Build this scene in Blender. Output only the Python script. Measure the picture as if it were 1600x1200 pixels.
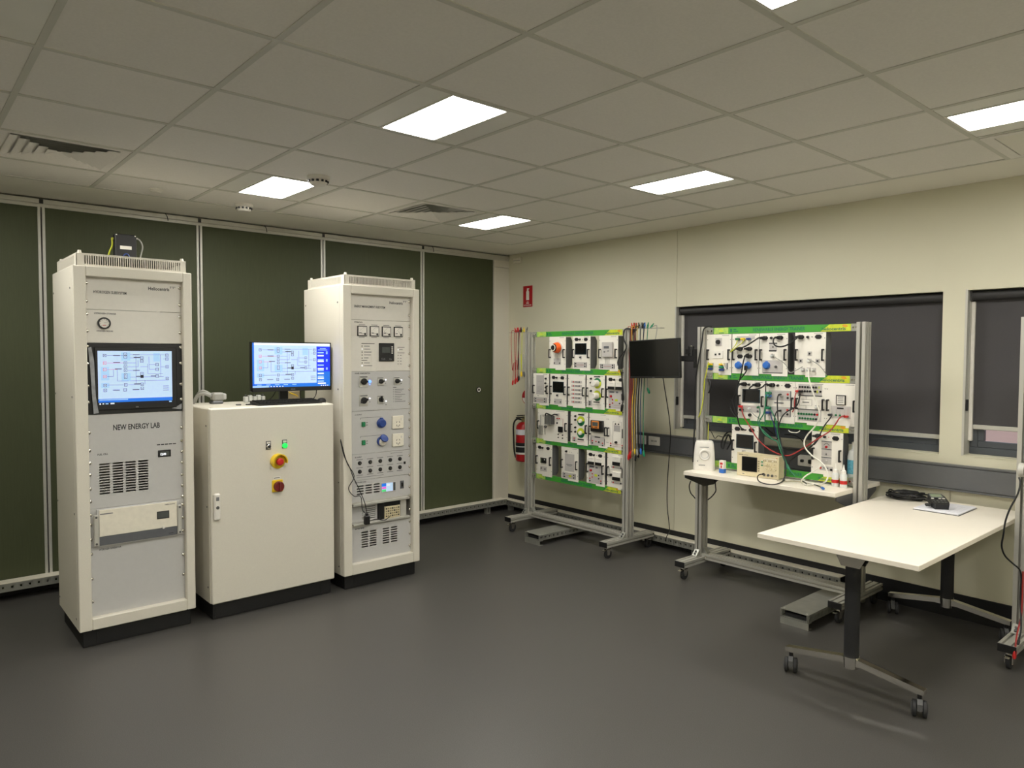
import bpy, math, random
from mathutils import Vector, Matrix
random.seed(7)
for o in list(bpy.data.objects):
    bpy.data.objects.remove(o)
SC = bpy.context.scene
COL = SC.collection
# ------------------------------------------------------------------ camera, world, exposure
YAW, PITCH, ROLL = math.radians(138.845), math.radians(-2.266), math.radians(0.2)
CAM = Vector((5.83, -5.046, 1.638))
FW = Vector((math.cos(PITCH)*math.cos(YAW), math.cos(PITCH)*math.sin(YAW), math.sin(PITCH)))
RT0 = Vector((math.sin(YAW), -math.cos(YAW), 0)); UP0 = RT0.cross(FW)
RT = math.cos(ROLL)*RT0+math.sin(ROLL)*UP0; UP = -math.sin(ROLL)*RT0+math.cos(ROLL)*UP0
cd = bpy.data.cameras.new('camera'); cam = bpy.data.objects.new('camera', cd); COL.objects.link(cam)
cam.matrix_world = Matrix(((RT.x, UP.x, -FW.x, CAM.x), (RT.y, UP.y, -FW.y, CAM.y), (RT.z, UP.z, -FW.z, CAM.z), (0, 0, 0, 1)))
cd.sensor_width = 36; cd.sensor_fit = 'HORIZONTAL'; cd.lens = 1127.4/1600*36; cd.clip_start = 0.05
SC.camera = cam
wd = bpy.data.worlds.new('sky'); SC.world = wd; wd.use_nodes = True
wd.node_tree.nodes['Background'].inputs[0].default_value = (0.78, 0.84, 1.0, 1)
wd.node_tree.nodes['Background'].inputs[1].default_value = 2.6
SC.view_settings.view_transform = 'Standard'; SC.view_settings.look = 'None'
SC.view_settings.gamma = 1.0; SC.view_settings.use_curve_mapping = False
SC.view_settings.exposure = 0.09
LAMP = 39.0          # radiance of the ceiling light diffusers
# ------------------------------------------------------------------ materials
def lin(c):
    c = c/255.0
    return c/12.92 if c <= .04045 else ((c+.055)/1.055)**2.4
def rgb(t): return (lin(t[0]), lin(t[1]), lin(t[2]), 1)
MATS = {}
def mat(name, col, rough=.5, metal=0., var=.04, scale=40., bump=0., emit=0., spec=.5, trans=0., coords='Object', coat=0., stretch=None, hi=None):
    if name in MATS: return MATS[name]
    m = bpy.data.materials.new(name); m.use_nodes = True; nt = m.node_tree; b = nt.nodes['Principled BSDF']
    c = rgb(col)
    b.inputs['Roughness'].default_value = rough; b.inputs['Metallic'].default_value = metal
    b.inputs['Specular IOR Level'].default_value = spec
    if coat: b.inputs['Coat Weight'].default_value = coat; b.inputs['Coat Roughness'].default_value = .08
    tc = nt.nodes.new('ShaderNodeTexCoord'); nz = nt.nodes.new('ShaderNodeTexNoise'); cr = nt.nodes.new('ShaderNodeValToRGB')
    nz.inputs['Scale'].default_value = scale; nz.inputs['Detail'].default_value = 4
    src = tc.outputs[coords]
    if stretch:
        mp = nt.nodes.new('ShaderNodeMapping'); mp.inputs['Scale'].default_value = stretch
        nt.links.new(src, mp.inputs['Vector']); src = mp.outputs[0]
    nt.links.new(src, nz.inputs['Vector']); nt.links.new(nz.outputs['Fac'], cr.inputs['Fac'])
    cr.color_ramp.elements[0].position = .3; cr.color_ramp.elements[1].position = .7
    cr.color_ramp.elements[0].color = tuple(v*(1-var) for v in c[:3])+(1,)
    cr.color_ramp.elements[1].color = rgb(hi) if hi else tuple(min(1, v*(1+var)) for v in c[:3])+(1,)
    nt.links.new(cr.outputs[0], b.inputs['Base Color'])
    if bump:
        bp = nt.nodes.new('ShaderNodeBump'); bp.inputs['Strength'].default_value = bump; bp.inputs['Distance'].default_value = .002
        nt.links.new(nz.outputs['Fac'], bp.inputs['Height']); nt.links.new(bp.outputs[0], b.inputs['Normal'])
    if emit:
        nt.links.new(cr.outputs[0], b.inputs['Emission Color']); b.inputs['Emission Strength'].default_value = emit
    if trans: b.inputs['Transmission Weight'].default_value = trans
    MATS[name] = m
    return m
# room
M_wall = mat('wall_paint', (214, 210, 187), .62, var=.012, scale=3)
M_ceil = mat('ceiling_plaster', (238, 234, 224), .8, var=.01, scale=5)
M_tile = mat('mineral_tile', (238, 234, 228), .85, var=.025, scale=90, bump=.15)
M_tbar = mat('grid_bar', (208, 206, 196), .5, var=.01)
M_floor = mat('vinyl_floor', (64, 62, 59), .4, var=.08, scale=260, bump=.06, hi=(80, 78, 75))
M_dark = mat('dark_opening', (14, 14, 15), .7)
M_skirt = mat('black_skirting', (22, 22, 24), .5)
M_green = mat('olive_panel', (71, 76, 53), .55, spec=.3, var=.06, scale=180, stretch=(1, 1, .05))
M_alu = mat('anodised_aluminium', (188, 186, 178), .36, .4, var=.01, scale=20)
M_aluL = mat('satin_aluminium', (198, 196, 188), .4, .35, var=.02)
M_galv = mat('galvanised_steel', (168, 168, 160), .38, .6, var=.09, scale=14)
M_chrome = mat('polished_chrome', (226, 223, 216), .1, 1., var=.01)
M_steelD = mat('dark_steel', (88, 88, 88), .5, .3)
M_trunk = mat('grey_trunking', (92, 93, 95), .3, var=.03)
M_frame = mat('window_frame', (74, 78, 84), .4, var=.02)
M_blind = mat('blind_fabric', (66, 64, 66), .75, var=.06, scale=400)
M_blindT = mat('blind_tube', (48, 47, 48), .6)
M_brick = mat('pink_cladding', (206, 170, 160), .8, var=.06, scale=30, stretch=(.2, .2, 10))
M_paving = mat('outdoor_paving', (120, 116, 110), .9, var=.1)
# equipment
M_rack = mat('grey_white_enamel', (214, 209, 196), .5, var=.02, scale=160, bump=.04)
M_panel = mat('light_grey_panel', (220, 216, 207), .42, var=.015)
M_panelB = mat('mid_grey_panel', (190, 189, 187), .42, var=.015)
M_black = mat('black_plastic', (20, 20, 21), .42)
M_blackM = mat('black_matt', (24, 24, 25), .7)
M_plinth = mat('black_plinth', (17, 17, 18), .55)
M_film = mat('clear_film', (150, 152, 156), .2, var=.2, scale=30)
M_ink = mat('black_ink', (38, 38, 40), .6)
M_inkG = mat('grey_ink', (110, 110, 112), .6)
M_white = mat('white_plastic', (228, 224, 216), .4)
M_cream = mat('cream_enamel', (228, 222, 206), .45)
M_slate = mat('slate_enamel', (92, 94, 98), .45)
M_mod = mat('module_white', (232, 228, 218), .45, var=.012)
M_case = mat('module_grey_case', (98, 99, 100), .5, var=.03)
M_plate = mat('engraved_grey_plate', (186, 182, 178), .45, var=.02)
M_rail = mat('green_rail_print', (66, 152, 52), .45, var=.03, scale=10)
M_railL = mat('lime_print', (140, 196, 84), .45, var=.1, scale=25, hi=(196, 214, 110))
M_railY = mat('yellow_print', (196, 206, 50), .45, var=.14, scale=30)
M_orangeP = mat('orange_print', (214, 150, 40), .5)
M_teal = mat('teal_ink', (24, 104, 84), .5)
M_blue = mat('blue_plastic', (44, 104, 188), .4)
M_blueD = mat('dark_blue_plastic', (34, 62, 130), .4)
M_red = mat('red_plastic', (196, 38, 36), .4)
M_redD = mat('red_enamel', (176, 28, 34), .3)
M_yel = mat('yellow_plastic', (232, 196, 34), .45)
M_yelG = mat('yellow_green_cable', (190, 196, 50), .5)
M_gr = mat('green_plastic', (30, 132, 92), .4)
M_grD = mat('green_socket', (28, 112, 66), .4)
M_or = mat('orange_plastic', (236, 96, 28), .35)
M_cableB = mat('black_cable', (22, 22, 23), .5)
M_cableR = mat('red_cable', (158, 46, 44), .5)
M_cableG = mat('green_cable', (38, 112, 78), .5)
M_cableW = mat('white_cable', (222, 220, 208), .5)
M_cableGy = mat('grey_cable', (150, 150, 144), .5)
M_cableY = mat('yellow_cable', (206, 170, 60), .5)
M_cableBl = mat('blue_cable', (36, 54, 92), .5)
M_lcd = mat('dark_lcd', (26, 44, 54), .12, coat=.6, var=.15, scale=8)
M_lcdG = mat('grey_lcd', (80, 84, 82), .25)
M_lcdP = mat('pale_lcd', (128, 140, 112), .3)
M_glassK = mat('black_screen', (13, 13, 14), .16, coat=.4)
M_tan = mat('tan_plastic', (212, 200, 166), .45)
M_tanD = mat('dark_tan_plastic', (150, 138, 110), .5)  # darker tone of the tan plastic, for keys, wire and connector box
M_table = mat('white_laminate', (240, 232, 217), .36, var=.008, scale=6)
M_paper = mat('white_paper', (226, 226, 232), .8, var=.01)
M_rubber = mat('dark_rubber', (40, 40, 41), .7)
M_brass = mat('brass_fitting', (150, 136, 96), .4, .6)
M_clearL = mat('translucent_plastic', (214, 216, 212), .3)
M_labelB = mat('teal_label', (96, 168, 190), .5, var=.3, scale=60)
# light emitters
M_lamp = mat('lamp_diffuser', (255, 252, 244), .5, var=.0, emit=LAMP)
M_scr = mat('screen_pale_blue', (186, 212, 246), .3, var=.02, emit=.4)
M_scrW = mat('screen_white', (240, 246, 255), .3, var=.0, emit=.55)
M_scrM = mat('screen_shade_blue', (156, 196, 236), .3, var=.02, emit=.5)
M_scrB = mat('screen_blue', (26, 104, 206), .3, var=.02, emit=.6)
M_scrD = mat('screen_deep_blue', (16, 42, 214), .3, var=.02, emit=.8)
M_scrL = mat('screen_line', (96, 112, 136), .3, emit=.35)
M_scrK = mat('screen_dark_line', (52, 60, 76), .3, emit=.3)
M_scrR = mat('screen_red', (214, 120, 124), .3, emit=.4)
M_scrN = mat('screen_black_bar', (16, 20, 34), .3, emit=.3)
M_ledG = mat('green_indicator', (30, 214, 84), .3, var=0, emit=1.0)
M_ledB = mat('blue_indicator', (90, 140, 255), .3, var=0, emit=2.0)
M_ledW = mat('white_indicator', (244, 246, 255), .3, var=0, emit=1.2)
M_ledM = mat('magenta_pixels', (210, 90, 190), .3, emit=.6)
M_ledC = mat('green_pixels', (80, 200, 120), .3, emit=.6)
def glass(name):
    m = bpy.data.materials.new(name); m.use_nodes = True; nt = m.node_tree
    nt.nodes.remove(nt.nodes['Principled BSDF']); out = nt.nodes['Material Output']
    t = nt.nodes.new('ShaderNodeBsdfTransparent'); g = nt.nodes.new('ShaderNodeBsdfGlossy'); g.inputs['Roughness'].default_value = .02
    t.inputs[0].default_value = (.86, .88, .88, 1)
    mx = nt.nodes.new('ShaderNodeMixShader'); fr = nt.nodes.new('ShaderNodeFresnel'); fr.inputs['IOR'].default_value = 1.45
    nt.links.new(fr.outputs[0], mx.inputs[0]); nt.links.new(t.outputs[0], mx.inputs[1]); nt.links.new(g.outputs[0], mx.inputs[2])
    nt.links.new(mx.outputs[0], out.inputs[0]); return m
M_glass = glass('window_glass')
# ------------------------------------------------------------------ mesh builder
X, Y, Z = Vector((1, 0, 0)), Vector((0, 1, 0)), Vector((0, 0, 1))
class F:                                            # a local frame: u to the right, v up, w outward
    def __init__(s, o=(0, 0, 0), r=X, u=Y, n=Z):
        s.o, s.r, s.u, s.n = Vector(o), Vector(r), Vector(u), Vector(n)
    def __call__(s, p): return s.o+s.r*p[0]+s.u*p[1]+s.n*p[2]
    def at(s, a, b, c=0): return F(s((a, b, c)), s.r, s.u, s.n)
WORLD = F()
def FX(x, y=0, z=0): return F((x, y, z), Y, Z, X)     # faces +x
def FY(x, y, z=0): return F((x, y, z), X, Z, -Y)      # faces -y
_txt = {}
def text_geo(s):
    if s not in _txt:
        cu = bpy.data.curves.new('t', 'FONT'); cu.body = s; cu.resolution_u = 2; cu.offset = .022
        ob = bpy.data.objects.new('t', cu); COL.objects.link(ob)
        dg = bpy.context.evaluated_depsgraph_get(); dg.update()
        me = bpy.data.meshes.new_from_object(ob.evaluated_get(dg))
        vs = [v.co.copy() for v in me.vertices]; fs = [tuple(p.vertices) for p in me.polygons]
        bpy.data.objects.remove(ob); bpy.data.curves.remove(cu); bpy.data.meshes.remove(me)
        x0 = min(v.x for v in vs); x1 = max(v.x for v in vs); y1 = max(v.y for v in vs)
        _txt[s] = ([((v.x-x0)/(x1-x0), v.y/y1) for v in vs], fs)
    return _txt[s]
class MB:
    def __init__(s, frame=WORLD):
        s.v, s.f, s.m, s.fr, s.mats = [], [], [], frame, []
    def mi(s, m):
        if m not in s.mats: s.mats.append(m)
        return s.mats.index(m)
    def add(s, vs, fs, m):
        b = len(s.v); k = s.mi(m)
        s.v += [s.fr(p) for p in vs]
        for f in fs: s.f.append(tuple(b+i for i in f)); s.m.append(k)
        return s
    def box(s, x0, x1, y0, y1, z0, z1, m, c=0.):
        if x0 > x1: x0, x1 = x1, x0
        if y0 > y1: y0, y1 = y1, y0
        if z0 > z1: z0, z1 = z1, z0
        if not c:
            vs = [(a, b, d) for a in (x0, x1) for b in (y0, y1) for d in (z0, z1)]
            return s.add(vs, [(0, 1, 3, 2), (4, 6, 7, 5), (0, 4, 5, 1), (2, 3, 7, 6), (0, 2, 6, 4), (1, 5, 7, 3)], m)
        c = min(c, (x1-x0)*.49, (y1-y0)*.49, (z1-z0)*.49)
        lo, hi = (x0, y0, z0), (x1, y1, z1); vs = []; idx = {}
        for sx in (0, 1):
            for sy in (0, 1):
                for sz in (0, 1):
                    for ax in range(3):
                        p = []
                        for k, sg in enumerate((sx, sy, sz)):
                            val = (hi if sg else lo)[k]
                            if k != ax: val += -c if sg else c
                            p.append(val)
                        idx[(sx, sy, sz, ax)] = len(vs); vs.append(tuple(p))
        fs = []
        ring = [(0, 0), (0, 1), (1, 1), (1, 0)]
        def key(ax, sg, a, b):
            t = [0, 0, 0]; t[ax] = sg; t[(ax+1) % 3] = a; t[(ax+2) % 3] = b; return tuple(t)
        for ax in range(3):
            for sg in (0, 1):
                q = [idx[key(ax, sg, a, b)+(ax,)] for a, b in ring]
                fs.append(tuple(q if not sg else q[::-1]))
        for ax in range(3):
            b1, b2 = (ax+1) % 3, (ax+2) % 3
            for a in (0, 1):
                for b in (0, 1):
                    k0 = key(ax, 0, a, b); k1 = key(ax, 1, a, b)
                    fs.append((idx[k0+(b1,)], idx[k1+(b1,)], idx[k1+(b2,)], idx[k0+(b2,)]))
        for sx in (0, 1):
            for sy in (0, 1):
                for sz in (0, 1): fs.append(tuple(idx[(sx, sy, sz, k)] for k in range(3)))
        return s.add(vs, fs, m)
    def cyl(s, p0, p1, r0, m, r1=None, seg=14, m2=None):
        r1 = r0 if r1 is None else r1
        p0, p1 = Vector(p0), Vector(p1); d = (p1-p0).normalized()
        a = d.cross(Vector((0, 0, 1)) if abs(d.z) < .9 else Vector((1, 0, 0))).normalized(); b = d.cross(a)
        vs = []
        for p, r in ((p0, r0), (p1, r1)):
            for i in range(seg):
                t = 2*math.pi*i/seg; vs.append(p+(a*math.cos(t)+b*math.sin(t))*r)
        s.add(vs, [(i, (i+1) % seg, seg+(i+1) % seg, seg+i) for i in range(seg)], m)
        s.add(vs[:seg], [tuple(range(seg))[::-1]], m); s.add(vs[seg:], [tuple(range(seg))], m2 or m)
        return s
    def lathe(s, p, axis, prof, m, seg=20, mats=None):
        p = Vector(p); d = Vector(axis).normalized()
        a = d.cross(Vector((0, 0, 1)) if abs(d.z) < .9 else Vector((1, 0, 0))).normalized(); b = d.cross(a)
        vs = []
        for r, h in prof:
            for i in range(seg):
                t = 2*math.pi*i/seg; vs.append(p+d*h+(a*math.cos(t)+b*math.sin(t))*max(r, 1e-5))
        for k in range(len(prof)-1):
            mm = mats[k] if mats else m
            base = k*seg
            s.add(vs[base:base+2*seg], [(i, (i+1) % seg, seg+(i+1) % seg, seg+i) for i in range(seg)], mm)
        s.add(vs[:seg], [tuple(range(seg))[::-1]], mats[0] if mats else m)
        s.add(vs[-seg:], [tuple(range(seg))], mats[-1] if mats else m)
        return s
    def tube(s, pts, r, m, seg=6):
        pts = [Vector(p) for p in pts]; vs = []; n = None
        for i, p in enumerate(pts):
            d = (pts[min(i+1, len(pts)-1)]-pts[max(i-1, 0)]).normalized()
            if n is None: n = d.cross(Vector((.31, .22, .92))).normalized()
            n = (n-d*n.dot(d)); n = n.normalized() if n.length > 1e-6 else d.cross(Vector((.9, .1, .3))).normalized()
            b = d.cross(n)
            for k in range(seg):
                t = 2*math.pi*k/seg; vs.append(p+(n*math.cos(t)+b*math.sin(t))*r)
        fs = []
        for i in range(len(pts)-1):
            for k in range(seg): fs.append((i*seg+k, i*seg+(k+1) % seg, (i+1)*seg+(k+1) % seg, (i+1)*seg+k))
        fs.append(tuple(range(seg))[::-1]); fs.append(tuple(range((len(pts)-1)*seg, len(pts)*seg)))
        return s.add(vs, fs, m)
    def prism(s, poly, fn, d0, d1, m):              # poly in 2D, fn(a,b,d) -> local point
        n = len(poly); vs = [fn(a, b, d0) for a, b in poly]+[fn(a, b, d1) for a, b in poly]
        fs = [(i, (i+1) % n, n+(i+1) % n, n+i) for i in range(n)]
        fs += [tuple(range(n))[::-1], tuple(range(n, 2*n))]
        return s.add(vs, fs, m)
    def quad(s, a, b, c, d, m): return s.add([a, b, c, d], [(0, 1, 2, 3)], m)
    def rect(s, x0, x1, y0, y1, w, m): return s.add([(x0, y0, w), (x1, y0, w), (x1, y1, w), (x0, y1, w)], [(0, 1, 2, 3)], m)
    def text(s, t, x, y, w, wid, hgt, m):           # baseline left at x,y; fitted to width and cap height
        vs, fs = text_geo(t)
        return s.add([(x+a*wid, y+b*hgt, w) for a, b in vs], fs, m)
    def build(s, name, parent=None, origin=None, smooth=True):
        org = Vector(origin) if origin is not None else (Vector(parent['_o']) if parent is not None and '_o' in parent else Vector((0, 0, 0)))
        me = bpy.data.meshes.new(name)
        me.from_pydata([tuple(v-org) for v in s.v], [], s.f)
        for m in s.mats: me.materials.append(m)
        me.polygons.foreach_set('material_index', s.m)
        if smooth:
            me.polygons.foreach_set('use_smooth', [True]*len(me.polygons))
        me.validate(); me.update()
        bm_fix(me)
        if smooth: me.set_sharp_from_angle(angle=math.radians(32))
        o = bpy.data.objects.new(name, me); COL.objects.link(o)
        if parent is not None:
            o.parent = parent; o['_o'] = tuple(org)
        else:
            o.location = org; o['_o'] = tuple(org)
        return o
import bmesh
def bm_fix(me):
    bm = bmesh.new(); bm.from_mesh(me)
    bmesh.ops.remove_doubles(bm, verts=bm.verts, dist=1e-6)
    bmesh.ops.recalc_face_normals(bm, faces=bm.faces)
    bm.to_mesh(me); bm.free()
def tag(o, label, cat, group=None):
    o['label'] = label; o['category'] = cat
    if group: o['group'] = group
    return o
def thing(name, label, cat, loc, group=None):
    o = bpy.data.objects.new(name, None); COL.objects.link(o); o.location = loc; o['_o'] = tuple(loc)
    o.empty_display_size = .1
    return tag(o, label, cat, group)
def struct(o): o['kind'] = 'structure'; return o
def inst(src, parent, delta):                        # same mesh again as another part, shifted
    c = src.copy(); COL.objects.link(c); c.parent = parent; c.location = src.location+Vector(delta); c['_o'] = src['_o']
    return c
_share = {}
def piece(key, name, parent, at, build):             # small repeated part: one mesh shared by many objects
    if key not in _share:
        o = build().build(name, parent, origin=(0, 0, 0)); _share[key] = o.data
    else:
        o = bpy.data.objects.new(name, _share[key]); COL.objects.link(o); o.parent = parent
    o.location = Vector(at)-Vector(parent['_o']); o['_o'] = tuple(parent['_o'])
    return o
def smooth_path(pts, n=5):
    P = [Vector(p) for p in pts]
    if len(P) < 3: return P
    Q = [2*P[0]-P[1]]+P+[2*P[-1]-P[-2]]; out = []
    for i in range(1, len(Q)-2):
        a, b, c, d = Q[i-1], Q[i], Q[i+1], Q[i+2]
        for k in range(n):
            t = k/n
            out.append(.5*((2*b)+(c-a)*t+(2*a-5*b+4*c-d)*t*t+(3*b-a-3*c+d)*t**3))
    out.append(P[-1]); return out
def slot_outline(w, h, nw, nh, sl=.011, dp=.011, dw=None):    # extrusion cross section with slots
    def side(L, n, dp=dp):
        pts = [(0, 0)]
        for k in range(n):
            c = L*(k+.5)/n; pts += [(c-sl/2, 0), (c-sl/2, dp), (c+sl/2, dp), (c+sl/2, 0)]
        return pts
    out = []
    for x, y in side(w, nw, dw or dp): out.append((x, y))
    for x, y in side(h, nh): out.append((w-y, x))
    for x, y in side(w, nw, dw or dp): out.append((w-x, h-y))
    for x, y in side(h, nh): out.append((y, h-x))
    return out
# ================================================================== ROOM
RX, RY, H = 7.62, -7.05, 2.70
struct(MB().box(-.3, RX+.2, RY-.2, .16, -.1, 0, M_floor).build('floor', smooth=False))
ceil = struct(MB().box(-.3, RX+.2, RY-.2, .16, 2.76, 2.82, M_ceil)
              .box(-.3, .543, RY, .1, 2.70, 2.76, M_ceil).box(.543, RX, -.448, .1, 2.70, 2.76, M_ceil)
              .box(7.042, RX, RY, -.448, 2.70, 2.76, M_ceil).box(.543, 7.042, RY, -6.422, 2.70, 2.76, M_ceil)
              .build('ceiling', smooth=False))
gx = [.555]+[1.03+.6*i for i in range(11)]
gy = [-.46, -1.01]+[-1.61-.6*i for i in range(9)]
LIGHTS = [(1.03+1.8*k, -1.61-1.8*m) for k in range(4) for m in range(3)]
VENTS = [(1.03, -4.61), (1.03, -2.21)]
def special(x, y): return any(abs(x-a) < .01 and abs(y-b) < .01 for a, b in LIGHTS+VENTS)
tile_mesh = {}
for i in range(len(gx)-1):
    for j in range(len(gy)-1):
        x0, x1, y1, y0 = gx[i]+.012, gx[i+1]-.012, gy[j]-.012, gy[j+1]+.012
        if special(gx[i], gy[j+1]): continue
        if abs(gx[i]-4.63) < .01 and j == 0: continue
        k = (round(x1-x0, 3), round(y1-y0, 3))
        if k not in tile_mesh:
            o = MB().box(x0-.004, x1+.004, y0-.004, y1+.004, 2.7035, 2.72, M_tile).build('ceiling_tile', ceil, origin=(x0, y0, 2.7), smooth=False)
            tile_mesh[k] = o; o.location = (x0, y0, 2.7)
        else:
            o = tile_mesh[k].copy(); COL.objects.link(o); o.parent = ceil; o.location = (x0, y0, 2.7)
for x in gx: MB().box(x-.012, x+.012, gy[-1], gy[0], 2.7, 2.7035, M_tbar).box(x-.001, x+.001, gy[-1], gy[0], 2.7035, 2.74, M_tbar).build('grid_bar', ceil, smooth=False)
for y in gy: MB().box(gx[0], gx[-1], y-.012, y+.012, 2.7003, 2.7036, M_tbar).build('grid_bar', ceil, smooth=False)
# ---- access hatch beside the right wall border
hx = MB().box(4.645, 4.695, -.997, -.473, 2.697, 2.715, M_tile).box(5.186, 5.218, -.997, -.473, 2.697, 2.715, M_tile).box(4.695, 5.186, -.997, -.955, 2.697, 2.715, M_tile).box(4.695, 5.186, -.515, -.473, 2.697, 2.715, M_tile).build('access_hatch', ceil, smooth=False)
MB().box(4.70, 5.18, -.95, -.52, 2.698, 2.712, M_ceil).build('hatch_door', hx, smooth=False)
# ---- wall with windows (y = 0)
W1 = (2.155, 4.18, 1.02, 2.05); W2 = (4.318, 5.62, 1.03, 2.05)
wr = struct(MB().box(-.3, W1[0], 0, .16, .155, H, M_wall).box(W1[0]+.003, W1[1], 0, .16, .155, W1[2], M_wall).box(W1[0]+.003, W1[1], 0, .16, W1[3], H, M_wall)
            .box(W1[1], 4.2485, 0, .16, .155, .8, M_wall).box(4.2515, W2[0], 0, .16, .155, .8, M_wall).box(W1[1], W2[0], 0, .16, .8, H, M_wall).box(W2[0], W2[1], 0, .16, .155, W2[2], M_wall).box(W2[0], W2[1], 0, .16, W2[3], H, M_wall)
            .box(W2[1], RX+.2, 0, .16, .155, H, M_wall).box(-.3, RX+.2, .01, .16, 0, .155, M_skirt).build('wall_right', smooth=False))
struct(MB().box(.0, RX, -.004, .01, 0.0, .152, M_skirt).build('baseboard_right', smooth=False))
for (x, z0, z1) in ((2.1565, 2.05, 2.7), (2.1565, .155, 1.02), (4.25, .155, .8)):
    MB().box(x-.0015, x+.0015, .012, .16, z0, z1, M_wall).build('panel_joint', wr, smooth=False)
struct(MB().box(RX, RX+.15, RY, .1, 0, H, M_wall).build('wall_back', smooth=False))
struct(MB().box(-.2, RX+.15, RY-.15, RY, 0, H, M_wall).build('wall_front', smooth=False))
def window(n, w, mull):
    x0, x1, z0, z1 = w
    fr = MB()
    y0, y1 = .10, .15
    fr.box(x0, x1, y0, y1, z0, z0+.045, M_frame, .003).box(x0, x1, y0, y1, z1-.045, z1, M_frame, .003)
    fr.box(x0, x0+.045, y0, y1, z0+.045, z1-.045, M_frame, .003).box(x1-.045, x1, y0, y1, z0+.045, z1-.045, M_frame, .003)
    for xm in mull: fr.box(xm-.025, xm+.025, y0, y1, z0+.045, z1-.045, M_frame, .003)
    o = struct(fr.build('window_%d' % n, smooth=False))
    xs = [x0+.045]+[v for xm in mull for v in (xm-.025, xm+.025)]+[x1-.045]
    for a, b in zip(xs[::2], xs[1::2]):
        MB().box(a, b, .105, .14, z0+.045, z0+.085, M_frame, .003).box(a, a+.035, .105, .14, z0+.085, z1-.05, M_frame, .003).box(b-.035, b, .105, .14, z0+.085, z1-.05, M_frame, .003).box(a, b, .105, .14, z1-.08, z1-.045, M_frame, .003).build('sash', o, smooth=False)
        MB().box(a+.035, b-.035, .12, .126, z0+.085, z1-.08, M_glass).build('pane', o, smooth=False)
    MB().box(x0-.012, x0+.0015, -.004, .1, z0-.004, z1+.004, M_aluL).box(x0, x1, -.004, .1, z0-.004, z0+.0015, M_wall).build('reveal_trim', o, smooth=False)
window(1, W1, [3.17]); window(2, W2, [4.97])
def blind(x0, x1, zt, zb, label):
    t = thing('roller_blind', label, 'blind', ((x0+x1)/2, .06, zt))
    MB().cyl((x0+.012, .06, zt-.03), (x1-.012, .06, zt-.03), .028, M_blindT, seg=20).build('roller_tube', t)
    MB().box(x0+.02, x1-.02, .0865, .0885, zb, zt-.03, M_blind).build('fabric', t)
    for xs_ in (x0+.002, x1-.021): MB().box(xs_, xs_+.019, .068, .099, zb-.09, zt-.064, M_white, .002).build('side_channel', t, smooth=False)
    MB().box(x0+.022, x1-.022, .078, .097, zb-.016, zb+.012, M_aluL, .004).build('bottom_bar', t)
    MB().box(x0+.001, x0+.014, .03, .095, zt-.062, zt, M_blindT, .002).build('end_bracket', t); MB().box(x1-.014, x1-.001, .03, .095, zt-.062, zt, M_blindT, .002).build('end_bracket', t)
    MB().tube([(x0+.006, .02, zt-.06), (x0+.006, .015, zt-.4), (x0+.006, .018, zb+.17)], .0018, M_cableGy, 5).box(x0+.001, x0+.012, .004, .03, zb+.1, zb+.17, M_black, .002).build('chain_clip', t)
blind(W1[0], W1[1], 2.047, 1.125, 'dark charcoal roller blind over the long window behind the trainer stands')
blind(W2[0], W2[1], 2.047, 1.205, 'dark charcoal roller blind leaving a strip of pink wall visible below')
# outside
tag(MB().box(3.4, 11.5, 2.3, 2.5, -.4, 1.9, M_brick).build('neighbouring_wall', smooth=False), 'pink clad low building wall seen outdoors under the raised blind', 'building')
struct(MB().box(-2, 12, .17, 2.3, -.5, -.4, M_paving).build('ground', smooth=False))
# ---- trunking below the windows
tr = struct(MB().box(1.2, RX, -.044, 0, .805, .968, M_trunk).box(1.2, RX, -.052, -.044, .805, .816, M_trunk, .002).box(1.2, RX, -.052, -.044, .82, .953, M_trunk, .002).box(1.2, RX, -.052, -.044, .957, .968, M_trunk, .002).build('trim_1', smooth=False))
for k, (xc, rocker) in enumerate(((1.838, 1), (1.985, 0))):
    t = thing('wall_socket', ('white blank faced outlet plate with one red dot on the grey wall trunking', 'white double pin socket plate on the grey wall trunking')[k], 'outlet', (xc, -.056, .91))
    fr = FY(xc, -.0565, .908)
    MB(fr).box(-.06, .06, -.038, .038, 0, .008, M_white, .003).build('plate', t)
    s = MB(fr)
    if k: [s.box(dx-.003, dx+.003, -.008, .006, .0078, .0086, M_dark) for dx in (-.024, -.01, .01, .024)]  # dark boxes put in for the shaded pin openings
    else: s.box(.03, .036, .012, .018, .0078, .0086, M_red).box(-.03, -.015, .0, .02, .008, .011, M_white, .001)
    s.build('pin_openings' if k else 'switch', t)
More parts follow.
